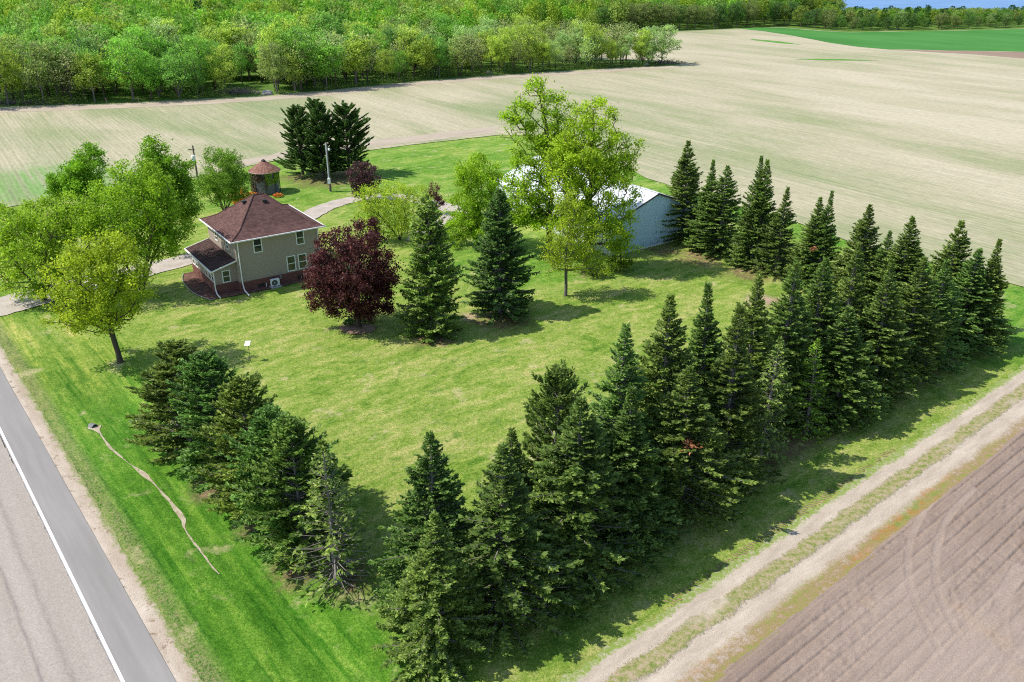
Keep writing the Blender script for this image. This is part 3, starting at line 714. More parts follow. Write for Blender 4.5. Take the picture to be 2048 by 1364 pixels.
def shingle(name, a, b, row=.14):
    m = N(name, .95, .1); o = m.obj(); s = m.n('ShaderNodeSeparateXYZ'); m.put(s.inputs[0], o)
    br = m.n('ShaderNodeTexBrick'); h = m.math('ADD', s.outputs[0], m.math('MULTIPLY', s.outputs[1], 1.0))
    m.put(br.inputs['Vector'], m.comb(h, m.math('MULTIPLY', s.outputs[2], 1.0), 0.0)); br.inputs['Scale'].default_value = 1.0
    br.inputs['Brick Width'].default_value = .33; br.inputs['Row Height'].default_value = row*.5; br.inputs['Mortar Size'].default_value = .006
    br.inputs['Color1'].default_value = a; br.inputs['Color2'].default_value = b; br.inputs['Mortar'].default_value = tuple(x*.5 for x in a[:3])+(1,); br.inputs['Bias'].default_value = .1
    g = m.noise(o, 1.1, 4, .6); k = m.noise(o, 18, 3, .8)
    c = m.mix(1.0, br.outputs['Color'], m.ramp(g, [(.3, (.82, .82, .82, 1)), (.7, (1.16, 1.16, 1.16, 1))]), 'MULTIPLY')
    c = m.mix(1.0, c, m.ramp(k, [(.3, (.8, .8, .8, 1)), (.7, (1.2, 1.2, 1.2, 1))]), 'MULTIPLY')
    m.col(c); m.bump(br.outputs['Fac'], -.5, .02); return m.m
M_SID = siding('taupe_siding', (.335, .28, .232, 1)); M_BRICK = brick('red_brick'); M_SHING = shingle('brown_shingles', (.085, .047, .041, 1), (.15, .083, .072, 1))
M_SHING_SHADE = shingle('shaded_shingles', (.055, .034, .031, 1), (.095, .058, .052, 1))  # porch copy of the shingles, tree shade darkened into the colour
M_WHITE = plain('white_trim', (.78, .78, .77, 1), .5, .4, .06); M_DARK = plain('dark_metal', (.03, .03, .03, 1), .6)
m = N('window_glass', .06, .6); g = m.noise(m.obj(), 1.3, 3)
m.col(m.ramp(g, [(.35, (.02, .025, .025, 1)), (.65, (.06, .07, .06, 1))])); M_GLASS = m.m
P1 = G(461.6, 485.8, 5.65); a35 = math.radians(35); H1 = np.array((math.cos(a35), math.sin(a35))); H2 = np.array((-H1[1], H1[0]))
HA = P1+.55*H1+.55*H2; W, D = 9.2, 9.35
house = thing('farmhouse', 'two storey taupe farmhouse with brown hip roof, brick base and side porch', 'house', (HA[0], HA[1], 0), a35)
def hloc(x, y): return HA+H1*x+H2*y
b = MB()
b.box(-.04, W+.04, -.04, 0.12, -.4, 1.0).box(-.04, .12, .12, D-.12, -.4, 1.0).box(W-.12, W+.04, .12, D-.12, -.4, 1.0).box(-.04, W+.04, D-.12, D+.04, -.4, 1.0)
b.build('brick_base', M_BRICK, house)
MB().box(0, W, 0, D, .95, 5.58).build('wall', M_SID, house)
MB().box(-2.34, -.04, .72, 9.28, -.4, 1.0).build('porch_base', M_BRICK, house)
pw = MB().box(-2.3, -.003, .76, 9.24, 1.0, 2.55)
pw.prism([(-2.3, .76, 2.55), (-.003, .76, 2.55), (-.003, .76, 3.22)], (0, .1, 0)).prism([(-2.3, 9.14, 2.55), (-.003, 9.14, 2.55), (-.003, 9.14, 3.22)], (0, .1, 0))
pw.build('porch_wall', M_SID, house)
def hip_roof(mat):
    o = .55; rx0, rx1, ry, zr = 4.1, 5.25, D/2, 8.85
    rings = []
    def ring(ins, z): return [(-o+ins, -o+ins, z), (W+o-ins, -o+ins, z), (W+o-ins, D+o-ins, z), (-o+ins, D+o-ins, z)]
    v = ring(0, 5.60)+ring(0, 5.68)+ring(.7, 5.93)+ring(1.5, 6.30)+[(rx0, ry, zr), (rx1, ry, zr)]
    f = [[3, 2, 1, 0]]
    for k in range(3):
        for i in range(4): j = (i+1) % 4; f.append([4*k+i, 4*k+j, 4*k+4+j, 4*k+4+i])
    f += [[12, 13, 17, 16], [13, 14, 17], [14, 15, 16, 17], [15, 12, 16]]
    b = MB(); b.v = v; b.f = f
    return b.build('roof', mat, house), v
roof, rv = hip_roof(M_SHING)
cap = MB()
for i in range(4):
    pts = [rv[4+i], rv[8+i], rv[12+i], rv[16] if i in (0, 3) else rv[17]]
    for p, q in zip(pts[:-1], pts[1:]): cap.tube(p, q, .075, n=6)
cap.tube(rv[16], rv[17], .08, n=6)
cap.build('ridge_cap', M_SHING, roof)
for (x, y, z) in ((4.9, 3.75, 8.28), (3.05, 4.9, 8.18)):
    MB().box(x-.22, x+.22, y-.22, y+.22, z-.12, z+.14).build('roof_vent', M_DARK, roof, bevel=.03)
MB().box(-.53, W+.53, -.53, D+.53, 5.575, 5.598).build('soffit', M_WHITE, house)
g = MB(); o = .55
g.box(-o-.11, W+o+.11, -o-.11, -o-.005, 5.56, 5.69).box(-o-.11, W+o+.11, D+o+.005, D+o+.11, 5.56, 5.69).box(-o-.11, -o-.005, -o-.005, D+o+.005, 5.56, 5.69).box(W+o+.005, W+o+.11, -o-.005, D+o+.005, 5.56, 5.69)
g.build('gutter', M_WHITE, house, bevel=.015)
# porch roof
pr = MB(); pr.prism([(-2.72, .34, 2.58), (-.004, .34, 3.28), (-.004, .34, 3.40), (-2.72, .34, 2.70)], (0, 9.3, 0)); proof = pr.build('porch_roof', M_SHING_SHADE, house)
MB().box(-2.83, -2.725, .25, 9.72, 2.56, 2.71).prism([(-2.72, .25, 2.57), (-.004, .25, 3.27), (-.004, .25, 3.41), (-2.72, .25, 2.71)], (0, .085, 0)).prism([(-2.72, 9.645, 2.57), (-.004, 9.645, 3.27), (-.004, 9.645, 3.41), (-2.72, 9.645, 2.71)], (0, .085, 0)).build('gutter', M_WHITE, house)
for y in (3.6, 5.9): MB().box(-.95, -.65, y, y+.3, 3.1, 3.3).build('roof_vent', M_DARK, proof)
def window(face, c, z0, z1, w, parent=house, rail=True):
    """face: 'f' front wall y=0, 'l' left wall x=0, 'pf' porch front, 'pl' porch left; c is the centre along the wall"""
    def bx(b, a0, a1, q0, q1, d0, d1):
        if face == 'f': b.box(c+a0, c+a1, -d1, -d0, q0, q1)
        elif face == 'pf': b.box(c+a0, c+a1, .76-d1, .76-d0, q0, q1)
        elif face == 'l': b.box(-d1, -d0, c+a0, c+a1, q0, q1)
        elif face == 'pl': b.box(-2.3-d1, -2.3-d0, c+a0, c+a1, q0, q1)
        elif face == 'r': b.box(W+d0, W+d1, c+a0, c+a1, q0, q1)
    h = w/2; t = .095; fr = MB()
    bx(fr, -h, h, z0, z0+t, .002, .07); bx(fr, -h, h, z1-t, z1, .002, .06); bx(fr, -h, -h+t, z0+t, z1-t, .002, .06); bx(fr, h-t, h, z0+t, z1-t, .002, .06)
    zm = (z0+z1)/2
    if rail: bx(fr, -h+t, h-t, zm-.035, zm+.035, .002, .05)
    o = fr.build('window', M_WHITE, parent)
    p = MB()
    if rail: bx(p, -h+t, h-t, z0+t, zm-.035, .004, .022); bx(p, -h+t, h-t, zm+.035, z1-t, .004, .034)
    else: bx(p, -h+t, h-t, z0+t, z1-t, .004, .03)
    p.build('pane', M_GLASS, o)
for c, z0, z1, w in ((2.34, 3.93, 5.47, .95), (7.05, 3.93, 5.47, .93), (5.77, 1.14, 2.87, 1.0), (7.06, 1.14, 2.87, 1.0)): window('f', c, z0, z1, w)
for c in (2.75, 6.4): window('l', c, 3.98, 5.0, .85)
window('pf', -1.15, 1.08, 2.42, .85)
for c in (1.5, 2.6, 3.7, 7.2, 8.3): window('pl', c, 1.12, 2.42, .95)
for c in (2.4, 6.6): window('r', c, 3.93, 5.4, .95)
ds = MB().tube((.22, -.55, 5.56), (.22, -.10, 5.30), .062).tube((.22, -.10, 5.32), (.22, -.10, .85), .062).tube((.22, -.10, .87), (.22, -.45, .22), .062).tube((.22, -.43, .24), (.22, -1.75, .06), .068)
ds.build('downspout', M_WHITE, house)
MB().tube((-2.78, .32, 2.6), (-2.46, .62, 2.4), .062).tube((-2.46, .62, 2.42), (-2.46, .62, .5), .062).tube((-2.46, .62, .52), (-2.46, .30, .15), .062).tube((-2.46, .32, .16), (-2.46, -.75, .06), .068).build('downspout', M_WHITE, house)
MB().tube((W-.15, -.55, 5.56), (W-.15, -.10, 5.3), .062).tube((W-.15, -.10, 5.32), (W-.15, -.10, .1), .05).build('downspout', M_WHITE, house)
MB().box(1.86, 2.58, -.075, -.045, .12, .46).build('basement_vent', M_DARK, house)
MB().box(6.3, 7.0, -.075, -.045, .12, .46).build('basement_vent', M_DARK, house)
MB().tube((2.72, -.11, .02), (2.72, -.11, .42), .045).build('pipe', M_WHITE, house)
MB().box(4.28, 4.48, -.14, -.045, .55, .95).tube((4.38, -.1, .95), (4.38, -.1, 1.25), .03).build('meter_box', plain('grey_box', (.22, .22, .22, 1)), house)
# heat pump on its pad
ap = hloc(3.52, -.62); ac = thing('heat_pump', 'white outdoor heat pump with round fan grille against the brick base', 'heat pump', (ap[0], ap[1], 0), a35)
MB().box(-.58, .58, -.35, .35, -.06, .06).build('pad', plain('concrete_pad', (.42, .40, .37, 1)), ac)
MB().box(-.47, .47, -.17, .17, .12, .88).build('body', M_WHITE, ac, bevel=.02)
fg = MB()
for r in (.09, .17, .25, .31):
    pr_ = [(math.cos(2*math.pi*k/24)*r-.1, -.185, .5+math.sin(2*math.pi*k/24)*r) for k in range(24)]
    for k in range(24): fg.tube(pr_[k], pr_[(k+1) % 24], .010, n=4, caps=False)
fg.tube((-.1, -.172, .5), (-.1, -.178, .5), .32, n=24)
fg.build('fan_grille', plain('grey_grille', (.10, .11, .11, 1)), ac)
MB().tube((-.1, -.182, .5), (-.1, -.20, .5), .06, n=12).build('hub', M_WHITE, ac)
for x in (-.38, .38): MB().box(x-.05, x+.05, -.16, .16, .06, .12).build('foot', M_DARK, ac)
# beds round the house
sheet('mulch_bed', [hloc(*q) for q in ((-2.3, 9.3), (-2.3, .7), (-2.9, -.5), (-3.5, -.2), (-4.3, 3), (-4.1, 7), (-3.4, 9.2))], .008, M_MULCH, 'reddish mulch bed along the porch wall', 'mulch bed', .1, .3, 41)
sheet('mulch_bed', [hloc(*q) for q in ((-2.9, -.5), (-2.3, .72), (0, .72), (0, 0), (9.2, 0), (9.4, -.75), (5, -.8), (2, -.95), (0, -.8), (-1.4, -.75))], .011, M_MULCH, 'thin mulch strip along the front brick base', 'mulch bed', .1, .3, 42)
ed = MB(); pth = smooth_path([hloc(*q) for q in ((-2.95, -.55), (-3.55, -.25), (-4.35, 3), (-4.15, 7), (-3.4, 9.3))], 6)
for p, q in zip(pth[:-1], pth[1:]): ed.tube((p[0], p[1], .03), (q[0], q[1], .03), .05, n=6, caps=False)
tag(ed.build('garden_edging', plain('grey_edging', (.27, .25, .23, 1))), 'curved grey edging round the mulch bed by the porch', 'edging')

# ---------------------------------------------------------------- metal barn
BO = G(1219.6, 512); ba = math.radians(34.6); B1 = np.array((math.cos(ba), math.sin(ba))); B2 = np.array((-B1[1], B1[0]))
BW, BE, BR = 14.0, 4.0, 6.55
L = 10.0
while L < 60:
    q = BO+B1*BW/2+B2*L
    if proj(q[0], q[1], BR)[0] < 1076: break
    L += .25
BL = L
barn = thing('metal_barn', 'long pale metal barn with shaded blue gable and low white roof behind the tall tree', 'barn', (BO[0], BO[1], 0), ba)
def metal(name, c, stain=True):
    m = N(name, .45, .4); o = m.obj(); s = m.n('ShaderNodeSeparateXYZ'); m.put(s.inputs[0], o)
    g = m.noise(m.comb(m.math('MULTIPLY', s.outputs[0], 3.5), m.math('MULTIPLY', s.outputs[1], 3.5), m.math('MULTIPLY', s.outputs[2], .55)), 1.0, 4, .65); k = m.noise(o, .35, 3)
    cc = m.mix(k, tuple(x*.92 for x in c[:3])+(1,), tuple(x*1.06 for x in c[:3])+(1,))
    if stain: cc = m.mix(m.math('MULTIPLY', m.math('MULTIPLY', m.step(g, .42, .62), m.step(m.math('ADD', s.outputs[2], m.math('MULTIPLY', k, 1.0)), 1.75, .35)), .7), cc, (.13, .17, .17, 1))
    cc = m.mix(m.math('MULTIPLY', m.step(g, .6, .8), .18), cc, tuple(x*.7 for x in c[:3])+(1,))
    m.col(cc); return m.m
M_BWALL = metal('skylight_blue_steel', (.55, .72, .81, 1)); M_BSIDE = metal('white_steel', (.70, .74, .76, 1)); M_BROOF = metal('white_roof_steel', (.56, .57, .58, 1), False)  # blue skylight tint of the shaded gable put into its steel colour
def ribs(x0, x1, step=.31):
    xs = []; x = x0
    while x < x1-.02:
        xs += [(x, 0), (min(x+step*.62, x1), 0), (min(x+step*.72, x1), .035), (min(x+step*.92, x1), .035)]; x += step
    xs.append((x1, 0)); return xs
def gz(x): return BE+(BR-BE)*(1-abs(x-BW/2)/(BW/2))
def ribwall(name, pts, zt, place, mat):
    v = []; f = []
    for (x, d) in pts: v += [place(x, d, 0.0), place(x, d, zt(x))]
    for i in range(len(pts)-1): f.append([2*i, 2*i+2, 2*i+3, 2*i+1])
    b = MB(); b.v = v; b.f = f; return b.build(name, mat, barn)
ribwall('gable_wall', sorted(ribs(0, BW/2)+ribs(BW/2, BW)[1:]), gz, lambda x, d, z: (x, -d, z), M_BWALL)
ribwall('gable_wall', sorted(ribs(0, BW/2)+ribs(BW/2, BW)[1:])[::-1], gz, lambda x, d, z: (x, BL+d, z), M_BWALL)
ribwall('side_wall', ribs(0, BL)[::-1], lambda x: BE, lambda x, d, z: (-d, x, z), M_BSIDE)
ribwall('side_wall', ribs(0, BL), lambda x: BE, lambda x, d, z: (BW+d, x, z), M_BSIDE)
ov = .35; sl = (BR-BE)/(BW/2)
for s in (0, 1):
    xa, xb = (-ov, BW/2) if s == 0 else (BW+ov, BW/2)
    za, zb = BE-ov*sl+.02, BR+.02
    b = MB(); ys_ = ribs(-ov, BL+ov, .92); v = []; f = []
    for (y, d) in ys_: v += [(xa, y, za+.06+d), (xb, y, zb+.06+d), (xa, y, za), (xb, y, zb)]
    for i in range(len(ys_)-1):
        a = 4*i; f += [[a, a+4, a+5, a+1] if s else [a, a+1, a+5, a+4], [a+2, a+3, a+7, a+6] if s else [a+2, a+6, a+7, a+3], [a, a+4, a+6, a+2]]
    f += [[0, 1, 3, 2], [a+4, a+5, a+7, a+6]]
    b.v = v; b.f = f; b.build('roof_panel', M_BROOF, barn)
M_DSTRIP = plain('dark_brown', (.06, .05, .045, 1), .5)
MB().prism([(-ov, -ov-.03, BE-ov*sl-.13), (BW/2, -ov-.03, BR-.13), (BW+ov, -ov-.03, BE-ov*sl-.13), (BW+ov, -ov-.03, BE-ov*sl+.05), (BW/2, -ov-.03, BR+.05), (-ov, -ov-.03, BE-ov*sl+.05)], (0, .026, 0)).build('rake_strip', M_DSTRIP, barn)  # dark brown strip along the front roof edge
for x in (0, BW): MB().box(x-.06, x+.06, -.07, .05, 0, BE-.15).build('corner_trim', M_WHITE, barn)
MB().box(BW/2-.18, BW/2+.18, -ov, BL+ov, BR+.075, BR+.12).build('ridge_cap', M_BROOF, barn, bevel=.03)
MB().box(.06, BW-.06, -.055, -.04, -.1, .12).build('base_trim', M_WHITE, barn)

# ---------------------------------------------------------------- wire corn crib
cb = G(534, 383); crib = thing('corn_crib', 'round wire corn crib with rusty cone roof and vines', 'crib', (cb[0], cb[1], 0)); rc = 1.95
M_WIRE = plain('grey_wire', (.22, .22, .22, 1), .6); m = N('rusty_steel', .8, .3); o_ = m.obj(); f = m.noise(o_, 1.6, 5, .7); g = m.noise(o_, 7, 4, .7)
c = m.ramp(f, [(.34, (.12, .05, .036, 1)), (.5, (.21, .092, .062, 1)), (.66, (.28, .17, .13, 1))]); m.col(m.mix(m.step(g, .58, .72), c, (.11, .05, .04, 1))); M_RUST = m.m
ze = height_at(cb-np.array((0, .2)), 341); zp = height_at(cb, 320.5)
b = MB()
for k in range(44):
    a = 2*math.pi*k/44; b.tube((rc*math.cos(a), rc*math.sin(a), 0), (rc*math.cos(a), rc*math.sin(a), ze), .012, n=4, caps=False)
nh = 16
for h in range(nh):
    z = ze*(h+.5)/nh
    for k in range(32):
        a0, a1 = 2*math.pi*k/32, 2*math.pi*(k+1)/32; b.tube((rc*1.006*math.cos(a0), rc*1.006*math.sin(a0), z), (rc*1.006*math.cos(a1), rc*1.006*math.sin(a1), z), .012, n=4, caps=False)
b.build('mesh_wall', M_WIRE, crib)
MB().lathe([(rc-.12, 0), (rc-.12, ze)], 40).build('liner', plain('weathered_liner', (.17, .18, .18, 1), .85, .1, .35, 2.0), crib)
for k in range(8):
    a = 2*math.pi*(k+.3)/8; MB().box(-.04, .04, -.04, .04, 0, ze).build('post', M_DARK, crib).location = ((rc+.04)*math.cos(a), (rc+.04)*math.sin(a), 0)
ro = rc+.38; b = MB(); n = 24; v = []; f = []
for k in range(n*2):
    a = math.pi*k/n; q = .05 if k % 2 == 0 else 0
    v += [(ro*math.cos(a), ro*math.sin(a), ze+q), (.28*math.cos(a), .28*math.sin(a), zp-.12+q*.3)]
for k in range(n*2): j = (k+1) % (n*2); f.append([2*k, 2*j, 2*j+1, 2*k+1])
b.v = v; b.f = f; rf = b.build('roof', M_RUST, crib)
MB().lathe([(ro, ze+.02), (ro+.03, ze-.03), (ro, ze-.08), (ro-.05, ze-.03)], 48).build('eave_rim', plain('pale_rim', (.42, .33, .28, 1)), rf)
MB().lathe([(.30, zp-.14), (.30, zp-.02), (.34, zp), (.12, zp+.14), (0.01, zp+.16)], 20).build('roof_cap', M_DARK, rf)
def vines(seed, a0, a1, z0, z1, n, mat, nm):
    r = np.random.default_rng(seed); a = r.uniform(a0, a1, n); z = z0+(z1-z0)*r.random(n)**.7; k = vnoise(a*4+seed, z*1.2, seed) > .32; a = a[k]; z = z[k]; n = len(a)
    er = np.stack((np.cos(a), np.sin(a), 0*a), 1); Pp = er*(rc+.05+np.abs(r.normal(0, .12, n)))[:, None]; Pp[:, 2] = z
    Dd = unit(r.normal(0, 1, (n, 3))+np.array((0, 0, -.6))); v, f = kites(Pp, Dd, unit(er+r.normal(0, .5, (n, 3))), r.uniform(.12, .3, n), r.uniform(.07, .15, n))
    link(nm, mesh(nm, v, [f], mat, attrs={'clump': np.repeat(r.random(n), 4)}), crib)
MAT['drybrush'] = leaf_mat('dry_vine', [(.05, .032, .022, 1), (.10, .065, .04, 1), (.15, .10, .06, 1)], .1)
vines(3, -2.9, -1.25, .1, ze+.1, 2600, MAT['drybrush'], 'dry_vine'); vines(5, -1.3, -.1, ze*.45, ze+.15, 900, MAT['leaf'], 'green_vine')

# ---------------------------------------------------------------- poles, sign, culvert
M_POLE = plain('weathered_pole', (.16, .125, .10, 1), .9, .1, .3, 3.0); M_ALU = plain('grey_conduit', (.50, .52, .54, 1), .4, .5)
pb = G(397, 368); ph_ = height_at(pb, 291)
up = thing('utility_pole', 'dark wooden utility pole with white transformer beside the vase shaped tree', 'utility pole', (pb[0], pb[1], 0))
MB().tube((0, 0, -.3), (0, 0, ph_), .17, .11, 10).build('pole', M_POLE, up)
MB().box(-.75, .2, -.06, .06, ph_-.7, ph_-.56).build('crossarm', M_POLE, up)
for x in (-.65, -.1): MB().lathe([(.05, ph_-.56), (.07, ph_-.45), (.03, ph_-.36)], 10, (x, 0)).build('insulator', M_WHITE, up)
zt = height_at(pb, 322); tb = MB().lathe([(.02, zt), (.27, zt), (.27, zt+.85), (.30, zt+.88), (.16, zt+1.0), (.01, zt+1.02)], 18, (-.02, -.42)); tb.build('transformer', M_WHITE, up)
MB().box(-.05, .05, -.2, -.1, zt+.25, zt+.6).build('bracket', M_DARK, up)
pb = G(661, 382); ph_ = height_at(pb, 284.5)
up = thing('yard_light_pole', 'tall pole with grey conduit, lamp and white meter box in front of the pines', 'light pole', (pb[0], pb[1], 0))
z1 = height_at(pb, 365)
MB().tube((0, 0, -.3), (0, 0, ph_), .19, .12, 10).build('pole', M_POLE, up)
MB().tube((-.05, -.2, z1), (-.05, -.18, ph_-.1), .10, .09, 8).build('conduit', M_ALU, up)
MB().box(-.2, .2, -.5, -.2, z1-.1, z1+.75).build('meter_box', M_WHITE, up, bevel=.03)
zl = height_at(pb, 298); MB().tube((0, -.1, zl), (.35, -.35, zl+.15), .03).build('lamp_arm', M_ALU, up)
MB().lathe([(.03, zl+.22), (.12, zl+.2), (.18, zl+.02), (.14, zl-.12), (.02, zl-.15)], 14, (.42, -.4)).build('lamp', M_WHITE, up)
sb = G(500.7, 720); sg = thing('yard_sign', 'small white tilted panel on a thin dark post in the lawn', 'sign', (sb[0], sb[1], float(lawn_z(*sb))))
hs = height_at(sb, 686)+.05
MB().tube((0, 0, -.1), (0, 0, hs-.05), .022, n=6).build('post', M_DARK, sg)
pn = MB().box(-.27, .27, -.24, .24, -.012, .012).build('panel', M_WHITE, sg, bevel=.008); pn.location = (-.05, 0, hs); pn.rotation_euler = (math.radians(40), math.radians(-8), math.radians(-18))
cu = G(188, 851); cz = float(lawn_z(*cu))
cv = thing('culvert', 'dark culvert mouth at the head of the washed out channel', 'culvert', (cu[0], cu[1], cz), RA+math.radians(25))
b = MB(); b.lathe([(.30, .85), (.30, 1.3), (.26, 1.3), (.26, .85), (.30, .85)], 20); ob = b.build('pipe', plain('galvanised_pipe', (.16, .16, .16, 1), .6, .3, .3), cv); ob.rotation_euler = (math.radians(90), 0, math.radians(90)); ob.location = (-1.25, 0, -.06)
ob2 = MB().lathe([(.01, 1.0), (.255, 1.0)], 16).build('pipe_shade_disc', M_DARK, cv); ob2.rotation_euler = (math.radians(90), 0, math.radians(90)); ob2.location = (-1.25, 0, -.06)  # dark disc stands in for the shade inside the pipe
# ---------------------------------------------------------------- trees of the yard
def lobe(base, cx, cy, rx, ry, df=1.0, dy=0.0):
    r = ray(cx, cy); by = base[1]+dy; t = by/r[1]; x = r[0]*t; z = CH+r[2]*t; dep = by*CP-(z-CH)*SP; k = dep/F
    return (x-base[0], dy, z, rx*k, rx*k*df, ry*k*1.08)
def leafy(name, label, base_px, lobes, tint=(1, 1, 1), group=None, cat='tree', **k):
    b = G(*base_px); lb = [lobe(b, *q) for q in lobes]
    return plant(name, broadleaf(lobes=lb, **k), label, cat, b, tint=tint, group=group)
GY = 'leafy trees around the farmhouse'
leafy('maple_tree', 'golden green maple with its trunk clear, nearest the road on the left', (240, 722), [(195, 560, 104, 85), (130, 600, 55, 48), (255, 560, 55, 70), (200, 500, 75, 42), (185, 630, 75, 32)], (1.22, 1.02, .8), GY,
      seed=11, fork=2.6, natt=392, nleaf=23593, leaf=0.195, sig=0.288, trunk_r=.24, lean=(-.10, .05))
leafy('shade_tree', 'broad bright green tree at the left edge over the drive entrance', (88, 600), [(100, 470, 100, 75), (40, 530, 75, 62), (140, 430, 70, 42), (20, 450, 60, 50), (110, 550, 60, 40)], (1.0, 1.0, .8), GY,
      seed=12, fork=1.6, natt=464, nleaf=29534, leaf=0.203, sig=0.320, trunk_r=.15, stems=6, spread=.45)
leafy('shade_tree', 'round fresh green tree with forked trunk just left of the porch', (284, 582), [(268, 410, 88, 84), (335, 440, 46, 60), (215, 430, 60, 65), (275, 365, 64, 45), (290, 480, 70, 40)], (.95, 1.0, .75), GY,
      seed=13, fork=1.4, natt=464, nleaf=28442, leaf=0.211, sig=0.336, trunk_r=.13, stems=6, spread=.4)
leafy('shade_tree', 'tall deeper green tree rising behind the porch side group', (343, 509), [(310, 312, 36, 36), (350, 345, 40, 45), (362, 400, 44, 48), (318, 410, 40, 45), (330, 365, 45, 40)], (.72, .86, .7), GY,
      seed=14, fork=3.0, natt=419, nleaf=27626, leaf=0.211, sig=0.320, trunk_r=.24)
leafy('shade_tree', 'deep green tree at the back against the pale field, left of the pole', (172, 432), [(180, 322, 32, 30), (150, 350, 28, 28), (170, 370, 40, 30)], (.72, .9, .7), GY,
      seed=15, fork=2.2, natt=265, nleaf=17846, leaf=0.226, sig=0.336, trunk_r=.2)
leafy('shade_tree', 'small dark green tree low at the far left of the field edge', (114, 412), [(113, 362, 20, 17), (118, 380, 20, 14)], (.66, .85, .7), GY,
      seed=16, fork=1.0, natt=102, nleaf=5148, leaf=0.211, sig=0.288, trunk_r=.11)
leafy('vase_tree', 'vase shaped grey green tree with many stems between pole and corn crib', (452, 433), [(447, 350, 50, 50), (420, 372, 28, 36), (478, 372, 28, 36), (445, 310, 34, 22)], (.62, .72, .95), GY,
      seed=17, fork=1.0, natt=308, nleaf=23473, leaf=0.164, sig=0.288, trunk_r=.085, stems=9, spread=.32, shell=3.2)
leafy('purple_tree', 'small oval purple leaved tree beside the bend of the drive', (727, 402), [(727, 352, 33, 33), (727, 372, 30, 20)], (.95, 1.45, 1.6), GY,
      seed=18, fork=.9, natt=204, nleaf=11153, leaf=0.164, sig=0.208, trunk_r=.12, stems=5, spread=.22, mat='purple')
leafy('yellow_green_tree', 'thin yellow green tree with open twigs inside the gravel loop', (800, 480), [(772, 392, 64, 28), (832, 415, 42, 44), (742, 425, 36, 30), (790, 440, 55, 28)], (1.35, 1.15, 1.3), GY,
      seed=19, fork=.9, natt=374, nleaf=13383, leaf=0.172, sig=0.272, trunk_r=.07, stems=6, spread=.6)
leafy('purple_maple', 'large round purple maple in front of the house wall', (718, 653), [(705, 520, 84, 72), (665, 590, 50, 48), (755, 585, 46, 50), (715, 476, 66, 34), (645, 545, 36, 40), (715, 600, 66, 42), (700, 550, 94, 66), (770, 540, 36, 50)], (1, 1, 1), GY,
      seed=20, fork=2.0, natt=574, nleaf=45043, leaf=0.179, sig=0.272, trunk_r=.27, mat='purple', shell=3.2)
leafy('leafy_tree', 'yellow green many stemmed tree between the two dark yard spruces', (955, 492), [(955, 365, 48, 55), (925, 430, 42, 48), (992, 400, 26, 52), (930, 345, 30, 32), (965, 450, 50, 30), (905, 470, 30, 24)], (1.08, 1.1, .85), GY,
      seed=21, fork=.9, natt=392, nleaf=28957, leaf=0.179, sig=0.304, trunk_r=.09, stems=8, spread=.36)
leafy('purple_shrub', 'small purple shrub peeking out above the tall yard spruce', (868, 428), [(868, 385, 13, 24), (875, 400, 16, 16)], (1.15, 1.15, 1.3), None, 'shrub',
      seed=22, fork=.5, natt=59, nleaf=1980, leaf=0.156, sig=0.200, trunk_r=.06, stems=4, spread=.25, mat='purple')
leafy('shade_tree', 'tallest tree with open light green crown standing left before the barn', (1098, 506), [(1082, 188, 46, 42), (1040, 235, 34, 34), (1122, 225, 32, 40), (1055, 300, 42, 36), (1105, 320, 42, 55), (1042, 368, 46, 34), (1035, 415, 38, 28), (1070, 450, 48, 22), (1090, 255, 40, 40), (1045, 405, 55, 42), (1100, 440, 60, 40), (1120, 290, 44, 60), (1020, 260, 24, 40)], (1.16, 1.12, .85), GY,
      seed=23, fork=6.0, natt=710, nleaf=31743, leaf=0.226, sig=0.336, trunk_r=.38, shell=2.8, clumpy=1.9)
leafy('shade_tree', 'tall wide yellow green tree hiding most of the barn roof', (1172, 540), [(1190, 238, 52, 42), (1240, 292, 40, 44), (1150, 285, 45, 45), (1212, 350, 58, 46), (1150, 365, 45, 46), (1252, 400, 24, 36), (1232, 470, 36, 32), (1165, 430, 40, 34), (1250, 340, 24, 30), (1215, 430, 62, 42), (1150, 470, 45, 42), (1165, 320, 70, 60), (1245, 500, 38, 26), (1125, 330, 50, 60), (1262, 300, 22, 34)], (1.26, 1.14, .85), GY,
      seed=24, fork=4.2, natt=789, nleaf=37064, leaf=0.218, sig=0.336, trunk_r=.40, shell=2.8, clumpy=1.8)
leafy('young_tree', 'slender thinly leaved tree with bare grey trunk in front of the tall pair', (1131, 591), [(1138, 420, 38, 34), (1120, 480, 42, 42), (1165, 470, 42, 50), (1195, 525, 36, 24), (1105, 525, 30, 20), (1140, 510, 55, 28), (1138, 400, 30, 24)], (1.18, 1.0, .85), GY,
      seed=25, fork=2.9, natt=392, nleaf=10674, leaf=0.164, sig=0.272, trunk_r=.17, wood='bark_grey')
leafy('shrub', 'dark shrub at the foot of the tall tree by the barn corner', (1185, 552), [(1185, 530, 26, 16)], (.45, .5, .7), None, 'shrub', seed=26, fork=.3, natt=51, nleaf=1716, leaf=0.156, sig=0.200, trunk_r=.05, stems=5, spread=.5)
leafy('shrub', 'olive shrub spreading low along the shaded blue barn wall', (1240, 540), [(1240, 522, 30, 14)], (.75, .7, .7), None, 'shrub', seed=27, fork=.3, natt=51, nleaf=1848, leaf=0.156, sig=0.200, trunk_r=.05, stems=5, spread=.5)
leafy('shrub', 'reddish shrub next to the vase shaped tree', (480, 414), [(478, 392, 15, 15)], (2.3, .42, .8), None, 'shrub', seed=28, fork=.3, natt=51, nleaf=1584, leaf=0.156, sig=0.200, trunk_r=.05, stems=5, spread=.4)
MAT['tulip'] = leaf_mat('orange_petals', [(.75, .10, .02, 1), (.85, .22, .03, 1), (.10, .22, .03, 1)], .2)
